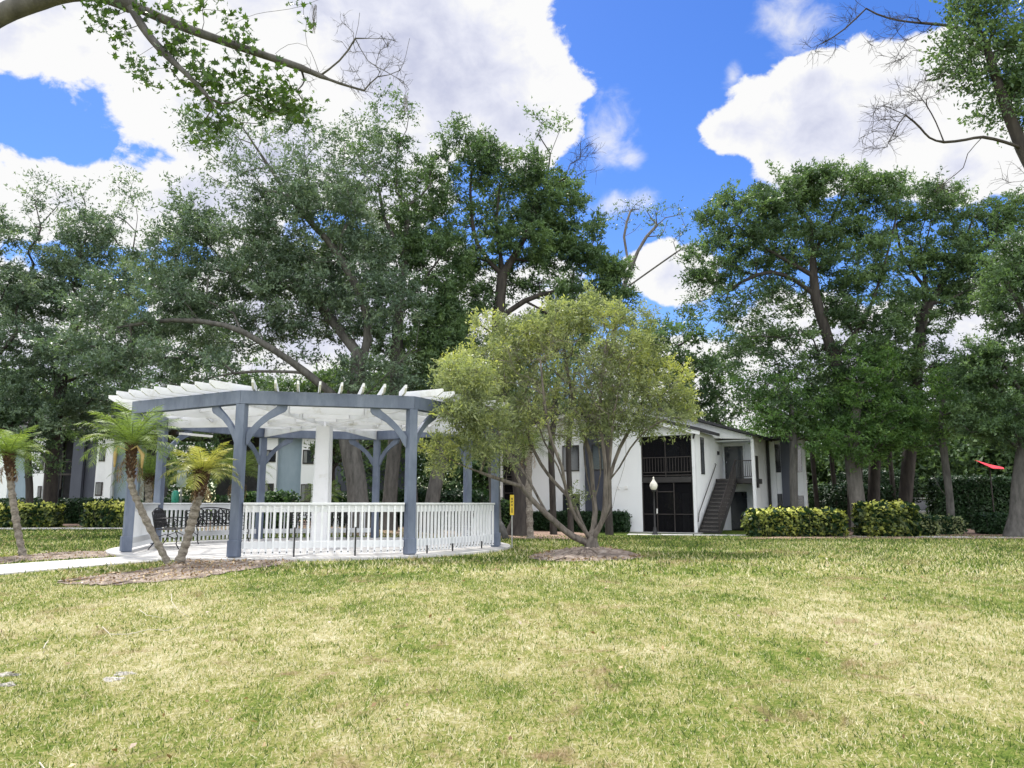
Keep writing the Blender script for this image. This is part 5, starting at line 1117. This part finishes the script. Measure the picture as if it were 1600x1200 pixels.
mb = MB(); bx(mb, -4.5, -1.75, 6.6, 9.2, 5.05, 5.2); mb.prism([Q(-4.4, 6.7, 5.2), Q(-4.4, 9.0, 5.2), Q(-1.8, 9.0, 5.9), Q(-1.8, 6.7, 5.9), ][:4], U3*.02); mb.build('roof', M['roof'], bd)
mb = MB(); bx(mb, -.3, 11.5, -.5, -.05, -.12, .03); mb.build('footing', M['concrete'], bd)
# ---------------------------------------------------------------- apartment blocks on the left
def block(label, Yb, segs, top, gz_, depth=7):
    x_ = lambda px: (px-800)/F*Yb
    root = empty('apartment_block', (x_(segs[0][0]), Yb, gz_), label, 'building')
    for px0, px1, mt, back, wins in segs:
        x0, x1 = x_(px0), x_(px1); mb = MB(); mb.box(((x0+x1)/2, Yb+back+.15, (top+gz_-.6)/2), (x1-x0-.006, .3, top-gz_+.6)); mb.build('wall', M[mt], root)
        if back < .5:
            mb = MB(); mb.box((x0+.06, Yb+back+.302+depth/2, (top+gz_-.6)/2), (.1, depth, top-gz_+.6)); mb.build('side_wall', M[mt], root)
        for (wx0, wx1, z0, z1) in wins:
            a, b = x_(wx0), x_(wx1); mb = MB(); mb.box(((a+b)/2, Yb+back-.02, (z0+z1)/2), (b-a, .05, z1-z0)); fr = mb.build('window', M['brown'], root)
            mb = MB(); mb.box(((a+b)/2, Yb+back-.052, (z0+z1)/2), (b-a-.14, .012, z1-z0-.14)); mb.build('pane', M['glassdark'], fr)
            mb = MB(); mb.box(((a*.75+b*.25), Yb+back-.064, (z0+z1)/2), ((b-a)*.3, .008, z1-z0-.2)); mb.build('blind', M['blind'], fr)
    X0, X1 = x_(segs[0][0])-.5, x_(segs[-1][1])+.5
    mb = MB(); mb.prism([(X0, Yb-.6, top), (X0, Yb+depth+.6, top), (X0, Yb+depth/2, top+1.6)], (X1-X0, 0, 0)); mb.build('roof', M['roof'], root)
    return root
Yb = 52; zz = lambda py: CAMZ+(787-py)*Yb/F
bl_ = block('slate and white apartment block behind the left dark hedge', Yb, [(-60, 18, 'stucco', 0, []), (18, 48, 'bluepanel', .4, []), (48, 73, 'stucco', 0, [(66, 72, zz(786), zz(760)), (66, 72, zz(735), zz(708))]), (73, 83, 'dark', 1.2, []), (83, 115, 'dark', 1.6, []),
       (115, 132, 'graypanel', 0, []), (132, 153, 'graypanel', .35, []), (153, 178, 'stucco', 0, [(155, 166, zz(775), zz(754)), (157, 166, zz(722), zz(700))]), (178, 215, 'bluepanel', .5, []), (215, 250, 'dark', 1.4, [])], 6.2, .4)
mb = MB(); Xa, Xb = (83-800)/F*Yb, (115-800)/F*Yb; mb.box(((Xa+Xb)/2, Yb+.1, zz(742)), (Xb-Xa, .1, .12)); mb.box(((Xa+Xb)/2, Yb+.1, zz(722)), (Xb-Xa, .06, .06)); mb.box(((Xa+Xb)/2, Yb+.1, zz(735)), (.08, .08, 2.6)); mb.build('balcony_rail', M['brown'], bl_)
Yb = 58; zz = lambda py: CAMZ+(787-py)*Yb/F
block('white apartment block seen through the middle of the gazebo', Yb, [(330, 414, 'dark', 1.5, []), (414, 434, 'stucco', 0, [(415, 432, zz(723), zz(704)), (416, 431, zz(785), zz(756))]), (434, 472, 'bluepanel', .3, []), (472, 492, 'stucco', 0, [(474, 491, zz(726), zz(704)), (473, 489, zz(785), zz(757))]),
       (492, 520, 'dark', 1.2, [(522-14, 532-14, zz(750), zz(735))]), (520, 550, 'graypanel', .2, [(523, 533, zz(728), zz(708)), (525, 534, zz(772), zz(757))]), (550, 640, 'graypanel', .6, [])], 6.6, .35)
